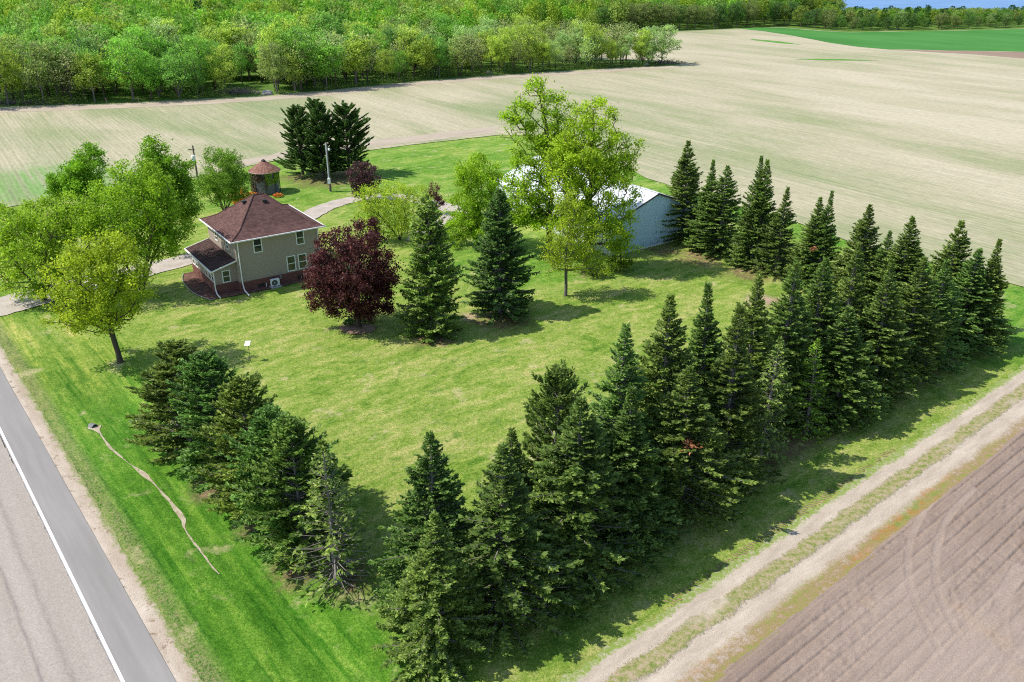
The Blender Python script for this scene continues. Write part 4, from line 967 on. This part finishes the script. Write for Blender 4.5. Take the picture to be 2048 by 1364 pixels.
MAT['hosta'] = leaf_mat('hosta_leaves', [(.03, .10, .015, 1), (.06, .17, .03, 1)], .2)
def clump(name, label, cat, base, n, rx, h, mat, seed, leaf=.2, group=None):
    r = np.random.default_rng(seed); a = r.random(n)*6.28; q = np.sqrt(r.random(n))*rx
    Pp = np.stack((q*np.cos(a), q*np.sin(a), h*(.3+.7*r.random(n))*(1-.5*(q/rx)**2)), 1); Dd = unit(np.stack((np.cos(a), np.sin(a), r.uniform(-.2, .9, n)), 1))
    v, f = kites(Pp, Dd, unit(r.normal(0, .5, (n, 3))+np.array((0, 0, 1.))), leaf*r.uniform(.6, 1.3, n), leaf*.5*r.uniform(.6, 1.3, n))
    o = link(name, mesh(name, v, [f], MAT[mat], attrs={'clump': np.repeat(r.random(n), 4)}), None, (base[0], base[1], .0)); tag(o, label, cat, group); return o
clump('tulip_patch', 'orange red flowers left of the roof peak by the shrub', 'flowers', G(503, 391), 420, .7, .5, 'tulip', 1)
clump('tulip_patch', 'orange red flowers right of the roof peak below the corn crib', 'flowers', G(556, 393), 380, .65, .45, 'tulip', 2)
clump('tulip_patch', 'orange red flowers at the far left under the vase shaped tree', 'flowers', G(486, 402), 380, .65, .5, 'tulip', 3)
for k, (x, y, lb) in enumerate(((700, 648, 'green hosta clump left of the purple maple trunk'), (707, 640, 'green hosta clump behind the purple maple trunk'), (733, 643, 'green hosta clump right of the purple maple trunk'))):
    clump('hosta', lb, 'plant', G(x, y), 150, .45, .4, 'hosta', 10+k, .28)

# --- conifers
def cone_at(pair, H0, R0_, name, label, base, h, rad, rz, tint=(1, 1, 1), group=None):
    return plant(name, pair, label, 'tree', base, (rad/R0_, rad/R0_, h/H0), rz, tint, group)
SPR = [conifer(100+k, H=12, R=2.75, prof=(1.05, 1.15, .95, 1.25, 1.0, 1.1)[k], irr=(.2, .28, .34, .2, .28, .36)[k], th_lo=-.08, th_hi=.65, sp=.22, twig=.27, tw=.105, nb=(11, 10, 10, 12, 11, 10)[k], dens=2.7, droop=.12, bare=(.3, .5, .4, .2, .45, .62)[k]) for k in range(6)]
THIN = conifer(120, H=10, R=2.1, prof=.9, irr=.3, nb=9, sp=.30, dens=.75, bare=1.05, twig=.36, tw=.12, th_lo=-.16, th_hi=.4, trunk_r=.17)
THIN2 = conifer(121, H=10, R=2.1, prof=.85, irr=.3, nb=8, sp=.34, dens=.95, bare=.65, twig=.38, tw=.13, th_lo=-.2, th_hi=.45, trunk_r=.15)
UPS = [conifer(130+k, H=11, R=3.0, prof=.62, irr=.36, nb=9, sp=.28, th_lo=.15, th_hi=.9, up=.10, twig=.36, tw=.115, dens=2.0, droop=.05, bare=.3, round_top=.6, needle_start=.25) for k in range(3)]
PIN = [conifer(140+k, H=12, R=4.0, prof=.6, irr=.40, nb=10, sp=.36, th_lo=-.05, th_hi=.6, up=.2, twig=.42, tw=.15, gap=.05, dens=1.5, droop=.3, leaf='pine', wood='bark', needle_start=.32, round_top=.8, trunk_r=.22, z0=.9) for k in range(3)]
NOR = conifer(150, H=13, R=2.6, prof=.55, irr=.25, nb=10, sp=.27, th_lo=-.25, th_hi=.4, up=.14, twig=.38, tw=.13, dens=2.0, droop=-.5, hang=.10)
BUS = conifer(151, H=12, R=3.2, prof=.72, irr=.26, nb=11, sp=.25, th_lo=-.10, th_hi=.6, twig=.36, tw=.12, dens=2.0)
MAT['dead'] = leaf_mat('dead_needles', [(.26, .10, .045, 1), (.38, .17, .085, 1)], .2, tint=False)
rg = random.Random(5)
def tnt(r=.16):
    q = 1+rg.uniform(-r, r); w = rg.uniform(-.10, .10); return (q*(1+w), q, q*(1-w*.5))
for k, (bx, by, ty, tx, lb) in enumerate(((606, 349, 210, 0, 'left pine of the dark trio behind the corn crib'), (648, 354, 198, 0, 'middle and tallest pine of the dark trio behind the light pole'), (699, 349, 208, 0, 'right pine of the dark trio next to the purple tree'))):
    b = G(bx, by); h = height_at(b, ty); cone_at(PIN[k], 12, 4.0, 'pine_tree', lb, b, h, (3.6, 3.3, 3.9)[k], k*2.1, (1, 1, 1), 'three dark pines')
b = G(866, 660); cone_at(NOR, 13, 2.6, 'spruce_tree', 'tall drooping spruce right of the purple maple', b, height_at(b, 386), 2.95, .4, (1.25, 1.22, 1.0))
b = G(1000, 624); cone_at(BUS, 12, 3.2, 'spruce_tree', 'dark bushy spruce alone on the lawn before the slender tree', b, height_at(b, 374), 3.6, 1.4, (.72, .85, .9))
GD = 'roadside evergreens'
for k, (bx, by, ty, R_, lb) in enumerate(((388, 908, 676, 3.8, 'shaggy upswept evergreen farthest up the road, near the maple shadow'), (452, 955, 703, 3.5, 'second shaggy evergreen of the roadside clump, darker green'), (520, 1012, 752, 3.3, 'third evergreen of the roadside clump, in its middle'),
        (570, 1062, 815, 3.5, 'fourth evergreen of the roadside clump, broad at the lawn side'), (610, 1102, 838, 3.1, 'fifth evergreen of the roadside clump, next to the sparse spruce'))):
    b = G(bx, by); cone_at(UPS[k % 3], 11, 3.0, 'evergreen_tree', lb, b, height_at(b, ty), R_, k*1.7, ((1.0, .9, .75), (.8, 1.0, .95), (1.1, 1.0, .8), (.85, 1.05, 1.0), (1, 1.05, .9))[k], GD)
b = G(674, 1160); cone_at(THIN, 10, 2.1, 'spruce_tree', 'sparse half bare spruce with grey trunk showing, alone near the road', b, height_at(b, 874), 2.6, .8, (1.25, 1.12, 1.1))
ORD = ['first', 'second', 'third', 'fourth', 'fifth', 'sixth', 'seventh', 'eighth', 'ninth', 'tenth', 'eleventh', 'twelfth', 'thirteenth', 'fourteenth']
pa, pb_, pc_ = T0-6.2*TN, T0-9.4*TN, G(1365, 500)+3.0*np.array((math.sin(math.radians(55)), math.cos(math.radians(55))))
cdir = np.array((math.cos(math.radians(-56)), math.sin(math.radians(-56))))
rowA = [(864, 1014), (1000, 890), (1156, 790), (1261, 775), (1383, 727), (1482, 610), (1553, 671), (1643, 676), (1705, 613), (1795, 516), (1850, 513), (1898, 514), (1958, 495)]
rowB = [(859, 868), (1022, 858), (1108, 738), (1240, 641), (1345, 580), (1429, 566), (1517, 544), (1590, 518), (1654, 515), (1722, 481)]
rowC = [(1381, 278), (1428, 316), (1454, 329), (1523, 309), (1537, 317), (1573, 371), (1645, 392), (1662, 379), (1740, 407), (1783, 460), (1825, 430), (1837, 481), (1925, 438), (2000, 476)]
SPEC = {('A', 0): 'low bushy spruce at the road corner, in front of a taller dark spruce', ('A', 6): 'greyish thin spruce with dead lower branches beside the farm track', ('A', 7): 'short bright green spruce with visible trunk beside the farm track',
        ('B', 0): 'pointed dark spruce at the road end of the lawn side row', ('B', 4): 'tall slim spire on the lawn side with grey tip, before the sunlit grass', ('C', 0): 'slim tall spruce touching the shaded blue barn end'}
for nm, row, p0, dr, where, adj in (('A', rowA, pa, TD, 'spruce from the road in the row along the farm track', 3.95), ('B', rowB, pb_, TD, 'spruce from the road in the row on the lawn side', 3.7), ('C', rowC, pc_, cdir, 'spruce from the barn in the row along the tan field', 3.5)):
    for k, q in enumerate(row):
        x, y, h = hit(q[0], q[1], p0, dr); base = np.array((x, y)); pair, H0, R0_ = SPR[(k*5+{'A': 0, 'B': 2, 'C': 4}[nm]) % 6], 12, 2.75
        rad = adj*(.72+.28*h/11.5)*rg.uniform(.92, 1.12); t = tnt()
        if nm == 'A' and k == 6: pair, H0, R0_ = THIN2, 10, 2.1; t = (1.35, 1.25, 1.3); rad = 2.0
        if nm == 'A' and k == 7: pair, H0, R0_ = THIN2, 10, 2.1; t = (1.35, 1.45, .8); rad = 1.9
        if nm == 'C' and k in (3, 4, 6, 7): rad *= .82
        if nm == 'A' and k == 0: rad = 3.2
        if nm == 'B' and k in (2,): pair, H0, R0_ = UPS[1], 11, 3.0; rad = 2.9
        if nm == 'B' and k == 0: t = (.8, .9, .9); rad = 3.3
        lb = SPEC.get((nm, k)) or ORD[k]+' '+where
        o = cone_at(pair, H0, R0_, 'spruce_tree', lb, base, h, rad, k*2.3+{'A': 0, 'B': 1, 'C': 2}[nm], t, {'A': 'spruces along the farm track', 'B': 'spruces on the lawn side of the windbreak', 'C': 'spruces along the tan field'}[nm])
        o.rotation_euler.x = rg.uniform(-.03, .03); o.rotation_euler.y = rg.uniform(-.03, .03)
        if (nm, k) in (('A', 4), ('C', 6)):                      # one rust coloured dead bough
            q = np.random.default_rng(k); n = 60; az = -1.5 if nm == 'A' else -1.9; zc = .56*H0 if nm == 'A' else .48*H0; rr_ = R0_*(.36 if nm == 'A' else .60)
            Pp = np.array((rr_*math.cos(az), rr_*math.sin(az), zc))+q.normal(0, 1, (n, 3))*np.array((.14, .14, .11))
            ca = o.rotation_euler.z; Pp[:, :2] = np.column_stack((Pp[:, 0]*math.cos(-ca)-Pp[:, 1]*math.sin(-ca), Pp[:, 0]*math.sin(-ca)+Pp[:, 1]*math.cos(-ca)))
            v, f = kites(Pp, unit(q.normal(0, 1, (n, 3))), unit(q.normal(0, 1, (n, 3))), q.uniform(.2, .4, n), q.uniform(.08, .14, n))
            d_ = link('dead_bough', mesh('dead_bough', v, [f], MAT['dead'], attrs={'clump': np.repeat(q.random(n), 4)}), o); d_['label'] = 'rust coloured dead bough'
# ---------------------------------------------------------------- woodland
def inside(p, poly):
    x, y = p; c = False; j = len(poly)-1
    for i in range(len(poly)):
        xi, yi = poly[i]; xj, yj = poly[j]
        if (yi > y) != (yj > y) and x < (xj-xi)*(y-yi)/(yj-yi)+xi: c = not c
        j = i
    return c
wood_px = [(-260, 226), (0, 213), (200, 206), (420, 196), (545, 189), (650, 181), (800, 164), (1000, 148), (1200, 137), (1335, 130), (1345, 124), (1200, 119), (1060, 110), (960, 97), (930, 80), (1000, 68), (1150, 65), (1330, 62), (1480, 55), (1560, 52), (1640, 58), (1700, 62), (1900, 59), (2150, 52), (2300, 25), (2000, 28), (1760, 30), (1620, -8), (0, -14), (-260, -10)]
wood = gp(*wood_px)
r = np.random.default_rng(77)
VAR = []
for k in range(9):
    rr = np.random.default_rng(300+k); hh = 10.5+rr.random()*2.5; wd = 2.8+rr.random()*1.5
    lb = [(0, 0, hh*.62, wd, wd, hh*.36), (rr.normal(0, 1), rr.normal(0, 1), hh*.80, wd*.7, wd*.7, hh*.2), (rr.normal(0, 1.3), rr.normal(0, 1.3), hh*.5, wd*.8, wd*.8, hh*.2), (rr.normal(0, .6), rr.normal(0, .6), hh*.34, wd*.6, wd*.6, hh*.18)]
    nl = (4600, 5200, 4200, 4600, 2000, 5000, 2800, 4400, 1300)[k]
    VAR.append(broadleaf(200+k, lb, fork=hh*.24, natt=(130 if nl > 3000 else 200), nleaf=nl, leaf=.31, sig=.45, mat='woodleaf', wood=('bark', 'bark_grey')[k % 2], trunk_r=.19, sides=4, stems=(1, 1, 1, 3, 1, 1, 2, 1, 1)[k], spread=.25))
HUES = {'bright green': (0.798, 1.125, 0.668), 'yellow green': (1.288, 1.218, 0.812), 'fresh green': (0.676, 0.981, 0.74), 'olive': (1.036, 0.959, 1.244), 'grey brown budding': (1.36, 1.103, 1.964), 'dark green': (0.554, 0.772, 0.812), 'pale green': (1.252, 1.269, 1.892)}
HN = list(HUES); HW = np.array((.25, .26, .16, .10, .08, .03, .12))
front = smooth_path(gp((-190, 223), (0, 213), (200, 206), (420, 196), (545, 189), (650, 181), (800, 164), (1000, 148), (1200, 137), (1330, 130)), 12)
seg = np.linalg.norm(np.diff(front, axis=0), axis=1); s = np.concatenate(([0], np.cumsum(seg)))
spots = []
for row in range(9):
    off = 1.5+row*5.4; ss = np.arange(r.uniform(0, 4), s[-1], (4.6, 5.2, 5.8, 6, 6.2, 6.4, 6.6, 6.8, 7)[row])
    for q in ss:
        q = q+r.normal(0, 1.1); p = np.array((np.interp(q, s, front[:, 0]), np.interp(q, s, front[:, 1]))); d = np.array((np.interp(q+1, s, front[:, 0])-p[0], np.interp(q+1, s, front[:, 1])-p[1]))
        if np.linalg.norm(d) < .1: continue
        nn = unit(np.array((-d[1], d[0]))); p = p+nn*(off+r.normal(0, .9)); u_, v_ = proj(p[0], p[1], 0)
        if not inside(p, wood) or u_ < -70 or u_ > 1345: continue
        if 452 < u_ < 548 and v_ > 168: continue
        spots.append((row, q, p))
# front row of the far wood on the right
back = smooth_path(gp((1195, 63), (1330, 61), (1480, 54.5), (1560, 51.5), (1640, 57.5), (1700, 61.5), (1900, 58.5), (2080, 53)), 10)
seg2 = np.linalg.norm(np.diff(back, axis=0), axis=1); s2 = np.concatenate(([0], np.cumsum(seg2)))
spots2 = [(q, np.array((np.interp(q+r.normal(0, 1), s2, back[:, 0]), np.interp(q+r.normal(0, 1), s2, back[:, 1])+r.uniform(0, 3)))) for q in np.arange(0, s2[-1], 4.9)]
n_near = 300-len(spots2)
spots.sort(key=lambda a: (a[0], a[1])); spots = spots[:n_near]
def hue(nz):
    return HN[int(np.searchsorted(np.cumsum(HW/HW.sum()), nz))]
def pick(h):
    return {'grey brown budding': (8, 4), 'olive': (6, 4, 7), 'pale green': (4, 6, 2)}.get(h, (0, 1, 2, 3, 5, 7))
RN_ = ['at the front edge of the wood', 'in the second rank of the wood', 'in the third rank of the wood', 'in the fourth rank of the wood', 'in the fifth rank of the wood', 'in the sixth rank of the wood', 'in the seventh rank of the wood', 'in the eighth rank', 'in the ninth rank']
def nth(k): return str(k)+('th' if 10 <= k % 100 <= 20 else {1: 'st', 2: 'nd', 3: 'rd'}.get(k % 10, 'th'))
cnt = {}
taken = []
for row, q, p in spots:
    h = hue(r.random()*.999); c = cnt[row] = cnt.get(row, 0)+1
    v = pick(h); v = v[int(r.integers(len(v)))]; sc = r.uniform(.74, 1.38)*(1.0 if row else .94); wz = r.uniform(.85, 1.25)
    u_ = proj(p[0], p[1], 0)[0]
    if u_ > 900: h = {'bright green': 'yellow green', 'fresh green': 'pale green'}.get(h, h); sc *= .86
    t = tuple(np.array(HUES[h])*r.uniform(.95, 1.25))
    plant('woodland_tree', VAR[v], f'{h} woodland tree, {nth(c)} from the left {RN_[row]}', 'tree', p, (sc*wz, sc*wz, sc), r.random()*6.28, t, 'trees of the wood behind the field', z=.0)
    taken.append(p)
k2 = 0
for q, p in spots2:
    k2 += 1; u_ = proj(p[0], p[1], 0)[0]; h = ['dark green', 'fresh green', 'olive', 'yellow green', 'pale green'][int(r.choice(5, p=(.24, .28, .2, .18, .1)))]
    v = pick(h); v = v[int(r.integers(len(v)))]; sc = r.uniform(.85, 1.12) if u_ < 1600 else r.uniform(.62, .86)
    if u_ > 1680: sc = min(sc, height_at(p, r.uniform(14, 34))/12.5)
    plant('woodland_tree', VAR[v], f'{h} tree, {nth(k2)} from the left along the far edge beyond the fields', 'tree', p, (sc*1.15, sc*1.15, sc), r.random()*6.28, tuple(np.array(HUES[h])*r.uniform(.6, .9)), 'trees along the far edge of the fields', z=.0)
    taken.append(p)
taken = np.array(taken)
# everything deeper reads as one mass
def lowtree(seed, conif=False):
    q = np.random.default_rng(seed); n = 640
    if conif:
        z = q.random(n)**1.3*.85+.1; a = q.random(n)*6.28; rad = .30*np.sqrt(np.clip(1.02-z, 0, 1))*(.5+.6*q.random(n)); P = np.stack((rad*np.cos(a), rad*np.sin(a), z), 1)
    else:
        d = unit(q.normal(0, 1, (n, 3))); lo = np.array([(0, 0, .6, .30, .36), (.1, .06, .78, .2, .2), (-.12, .05, .5, .22, .25), (.08, -.12, .55, .22, .25)]); k = q.integers(0, 4, n)
        P = lo[k, :3]+d*np.power(q.random(n), .4)[:, None]*np.stack((lo[k, 3], lo[k, 3], lo[k, 4]), 1)
    D = unit(q.normal(0, 1, (n, 3))); Nn = unit(q.normal(0, .7, (n, 3))+np.array((0, 0, .5))+unit(P-np.array((0, 0, .5)))*.5); sz = q.uniform(.035, .075, n)
    v, f = kites(P-D*sz[:, None]*.5, D, Nn, sz, sz*.8)
    return v, f, np.repeat(q.random(n), 4)
LOW = [lowtree(500+k) for k in range(6)]+[lowtree(520, True)]
vs, fs, cs, ts = [], [], [], []; off = 0
xs_, ys_ = np.arange(-330, 420, 5.8), np.arange(205, 530, 5.8)
for gx in xs_:
    for gy in ys_:
        p = np.array((gx+r.uniform(-2, 2), gy+r.uniform(-2, 2)))
        if p[1] > 465 and p[0] < 0: continue
        u_, v_ = proj(p[0], p[1], 12.5)
        if u_ < -90 or u_ > 2140 or v_ < -30: continue
        if not inside(p, wood): continue
        if np.min(((taken-p)**2).sum(1)) < 17: continue
        ub, vb = proj(p[0], p[1], 0)
        if 452 < ub < 548 and vb > 168: continue
        con = (1690 < ub < 2140 and r.random() < .16) or (r.random() < .006)
        v, f, c = LOW[6] if con else LOW[int(r.integers(6))]
        nz = r.random()
        qq = r.uniform(.74, 1.32); hh = 12.8*qq; wd = 11.5*qq*r.uniform(.8, 1.25)
        if ub > 1640: hh *= .62 if ub > 1700 else .72; wd *= .95
        if con: hh *= 1.12
        if ub > 1680: hh = min(hh, height_at(p, r.uniform(9, 24) if con else r.uniform(13, 26))/(.97 if con else .98)); wd = min(wd, 9.5)
        a = r.random()*6.28; ca, sa = math.cos(a), math.sin(a)
        w = np.column_stack(((v[:, 0]*ca-v[:, 1]*sa)*wd+p[0], (v[:, 0]*sa+v[:, 1]*ca)*wd+p[1], v[:, 2]*hh))
        t = np.array((.16, .30, .42)) if con else np.array(HUES[hue(min(.999, nz))])*r.uniform(.8, 1.15)
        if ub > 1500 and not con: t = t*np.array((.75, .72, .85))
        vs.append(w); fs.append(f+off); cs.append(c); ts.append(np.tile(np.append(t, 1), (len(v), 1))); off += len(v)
m = N('far_foliage', .6, .2); rnd = m.n('ShaderNodeNewGeometry').outputs['Random Per Island']
c = m.ramp(rnd, [(0, (.16, .28, .028, 1)), (.5, (.25, .39, .045, 1)), (1, (.35, .49, .07, 1))]); c = m.mix(1.0, c, m.attr('tint', 'Color'), 'MULTIPLY')
m.col(c); tr = m.n('ShaderNodeBsdfTranslucent'); m.put(tr.inputs[0], c); ms = m.n('ShaderNodeMixShader'); ms.inputs[0].default_value = .42
m.t.links.new(m.b.outputs[0], ms.inputs[1]); m.t.links.new(tr.outputs[0], ms.inputs[2]); m.t.links.new(ms.outputs[0], m.out.inputs['Surface'])
print('far trees', len(vs), 'near', len(taken))
fo = link('forest', mesh('forest', np.concatenate(vs), [np.concatenate(fs)], m.m, attrs={'tint': np.concatenate(ts)}))
tag(fo, 'mass of spring green treetops deep in the far woodland', 'forest', None, 'stuff')
# undergrowth and weeds along the edge of the wood
n = 16000; q = r.uniform(0, s[-1], n); Px = np.interp(q, s, front[:, 0]); Py = np.interp(q, s, front[:, 1]); dep = np.abs(r.normal(0, 3.5, n))-.8
Pp = np.column_stack((Px-.35*dep, Py+.94*dep, np.abs(r.normal(0, 1.0, n))*(.4+1.2*vnoise(q/3.5, q*0+2, 35))+.05))
k = ~((proj(Pp[:, 0], Pp[:, 1], 0)[0] > 455) & (proj(Pp[:, 0], Pp[:, 1], 0)[0] < 550)) & (vnoise(q/5, q*0, 33) > .3); Pp = Pp[k]; n = len(Pp)
v, f = kites(Pp, unit(r.normal(0, 1, (n, 3))+np.array((0, 0, .6))), unit(r.normal(0, 1, (n, 3))), r.uniform(.25, .55, n), r.uniform(.12, .3, n))
MAT['weeds'] = leaf_mat('edge_weeds', [(.10, .085, .045, 1), (.09, .17, .025, 1), (.15, .27, .04, 1), (.22, .33, .06, 1)], .25)
ug = link('undergrowth', mesh('undergrowth', v, [f], MAT['weeds'], attrs={'clump': np.repeat(r.random(n), 4)})); tag(ug, 'low brush and weeds along the edge of the wood', 'undergrowth', None, 'stuff')
# brush piles, boulders and posts at the edge of the wood
M_STICK = plain('grey_sticks', (.20, .165, .145, 1), .9, .1, .4, 2.0); M_ROCK = plain('pale_rock', (.36, .33, .30, 1), .9, .1, .3, 2.0)
def brush(base, rx, ry, h, n, label, seed):
    q = np.random.default_rng(seed); b = MB()
    for k in range(n):
        x, y = q.normal(0, rx*.45), q.normal(0, ry*.45); a = q.random()*3.14; L_ = q.uniform(1, 3.2); z = abs(q.normal(0, h*.5))*max(.1, 1-(x/rx)**2)+.06; t = q.normal(0, .18)
        dx, dy = math.cos(a)*L_/2, math.sin(a)*L_/2; b.tube((x-dx, y-dy, max(.03, z-t*L_)), (x+dx, y+dy, max(.03, z+t*L_)), q.uniform(.04, .11), .03, 5)
    o = b.build('brush_pile', M_STICK); o.location = (base[0], base[1], .04); tag(o, label, 'brush pile')
brush(G(472, 187), 6.5, 2.5, 1.1, 150, 'grey brush pile in the gap of the wood edge', 1)
brush(G(1335, 127), 7, 2.5, 1.0, 130, 'grey brush and rubble heap at the tip of the tree strip', 2)
brush(G(40, 208), 8, 2.0, .9, 110, 'grey brush pile at the far left of the wood edge', 3)
def rock(base, s_, label, seed):
    q = np.random.default_rng(seed); me = bpy.data.meshes.new('boulder'); import bmesh
    bm = bmesh.new(); bmesh.ops.create_icosphere(bm, subdivisions=3, radius=1)
    for w in bm.verts: w.co *= 1+.35*float(fbm(w.co.x*1.3+seed, w.co.y*1.3+w.co.z*1.7, seed, 3))*2
    for w in bm.verts: w.co.x *= s_*1.2; w.co.y *= s_; w.co.z *= s_*.75
    bm.to_mesh(me); bm.free(); me.materials.append(M_ROCK); o = link('boulder', me, None, (base[0], base[1], s_*.3)); tag(o, label, 'boulder')
rock(G(535, 189), 1.1, 'pale boulder in the grassy gap of the wood edge', 3); rock(G(978, 148), .9, 'reddish grey boulder at the edge of the tree strip', 6)
rock(G(1292, 131), .8, 'pale boulder near the tip of the tree strip', 9)
for k, (x, y, lb) in enumerate(((214, 209, 'thin post at the wood edge on the far left'), (278, 206, 'thin post at the wood edge left of the brush pile'), (1237, 134, 'left thin post near the tip of the tree strip'), (1266, 133, 'right thin post near the tip of the tree strip'))):
    b = G(x, y); o = MB().tube((0, 0, -.2), (0, 0, 1.5), .09, .07, 6).build('fence_post', M_STICK); o.location = (b[0], b[1], 0); o.rotation_euler = (.05*k, -.04*k, 0); tag(o, lb, 'post', 'posts along the wood edge')
# ---------------------------------------------------------------- light and camera
SUN_E, SUN_AZ = math.radians(52), math.radians(3)        # azimuth: direction the shadows fall
w = bpy.data.worlds.new('World'); scene.world = w; w.use_nodes = True; nt = w.node_tree
sky = nt.nodes.new('ShaderNodeTexSky'); sky.sky_type = 'NISHITA'; sky.sun_disc = False; sky.sun_elevation = SUN_E; sky.sun_rotation = math.radians(270)-SUN_AZ; sky.air_density = 1.0; sky.dust_density = .6
nt.links.new(sky.outputs[0], nt.nodes['Background'].inputs[0]); nt.nodes['Background'].inputs[1].default_value = .15
sl = bpy.data.lights.new('sun', 'SUN'); sl.energy = 4.2; sl.angle = math.radians(.5); sl.color = (1, .955, .88)
so = bpy.data.objects.new('sun', sl); C.objects.link(so)
d = Vector((math.cos(SUN_E)*math.cos(SUN_AZ), math.cos(SUN_E)*math.sin(SUN_AZ), -math.sin(SUN_E)))
so.rotation_euler = d.to_track_quat('-Z', 'Y').to_euler(); so.location = (-60, 40, 90)
cam = bpy.data.cameras.new('camera'); cam.sensor_fit = 'HORIZONTAL'; cam.sensor_width = 36; cam.lens = 36*F/2048; cam.clip_end = 9000; cam.clip_start = .5
co = bpy.data.objects.new('camera', cam); C.objects.link(co); co.location = (0, 0, CH); co.rotation_euler = (math.pi/2-PITCH, 0, 0); scene.camera = co
vs_ = scene.view_settings; vs_.view_transform = 'Standard'; vs_.look = 'None'; vs_.exposure = .5; vs_.gamma = 1
scene.cycles.filter_width = 1.1; scene.cycles.max_bounces = 6; scene.cycles.diffuse_bounces = 3; scene.cycles.transmission_bounces = 3; scene.cycles.use_denoising = False; scene.cycles.use_adaptive_sampling = False; scene.cycles.sample_clamp_indirect = 4
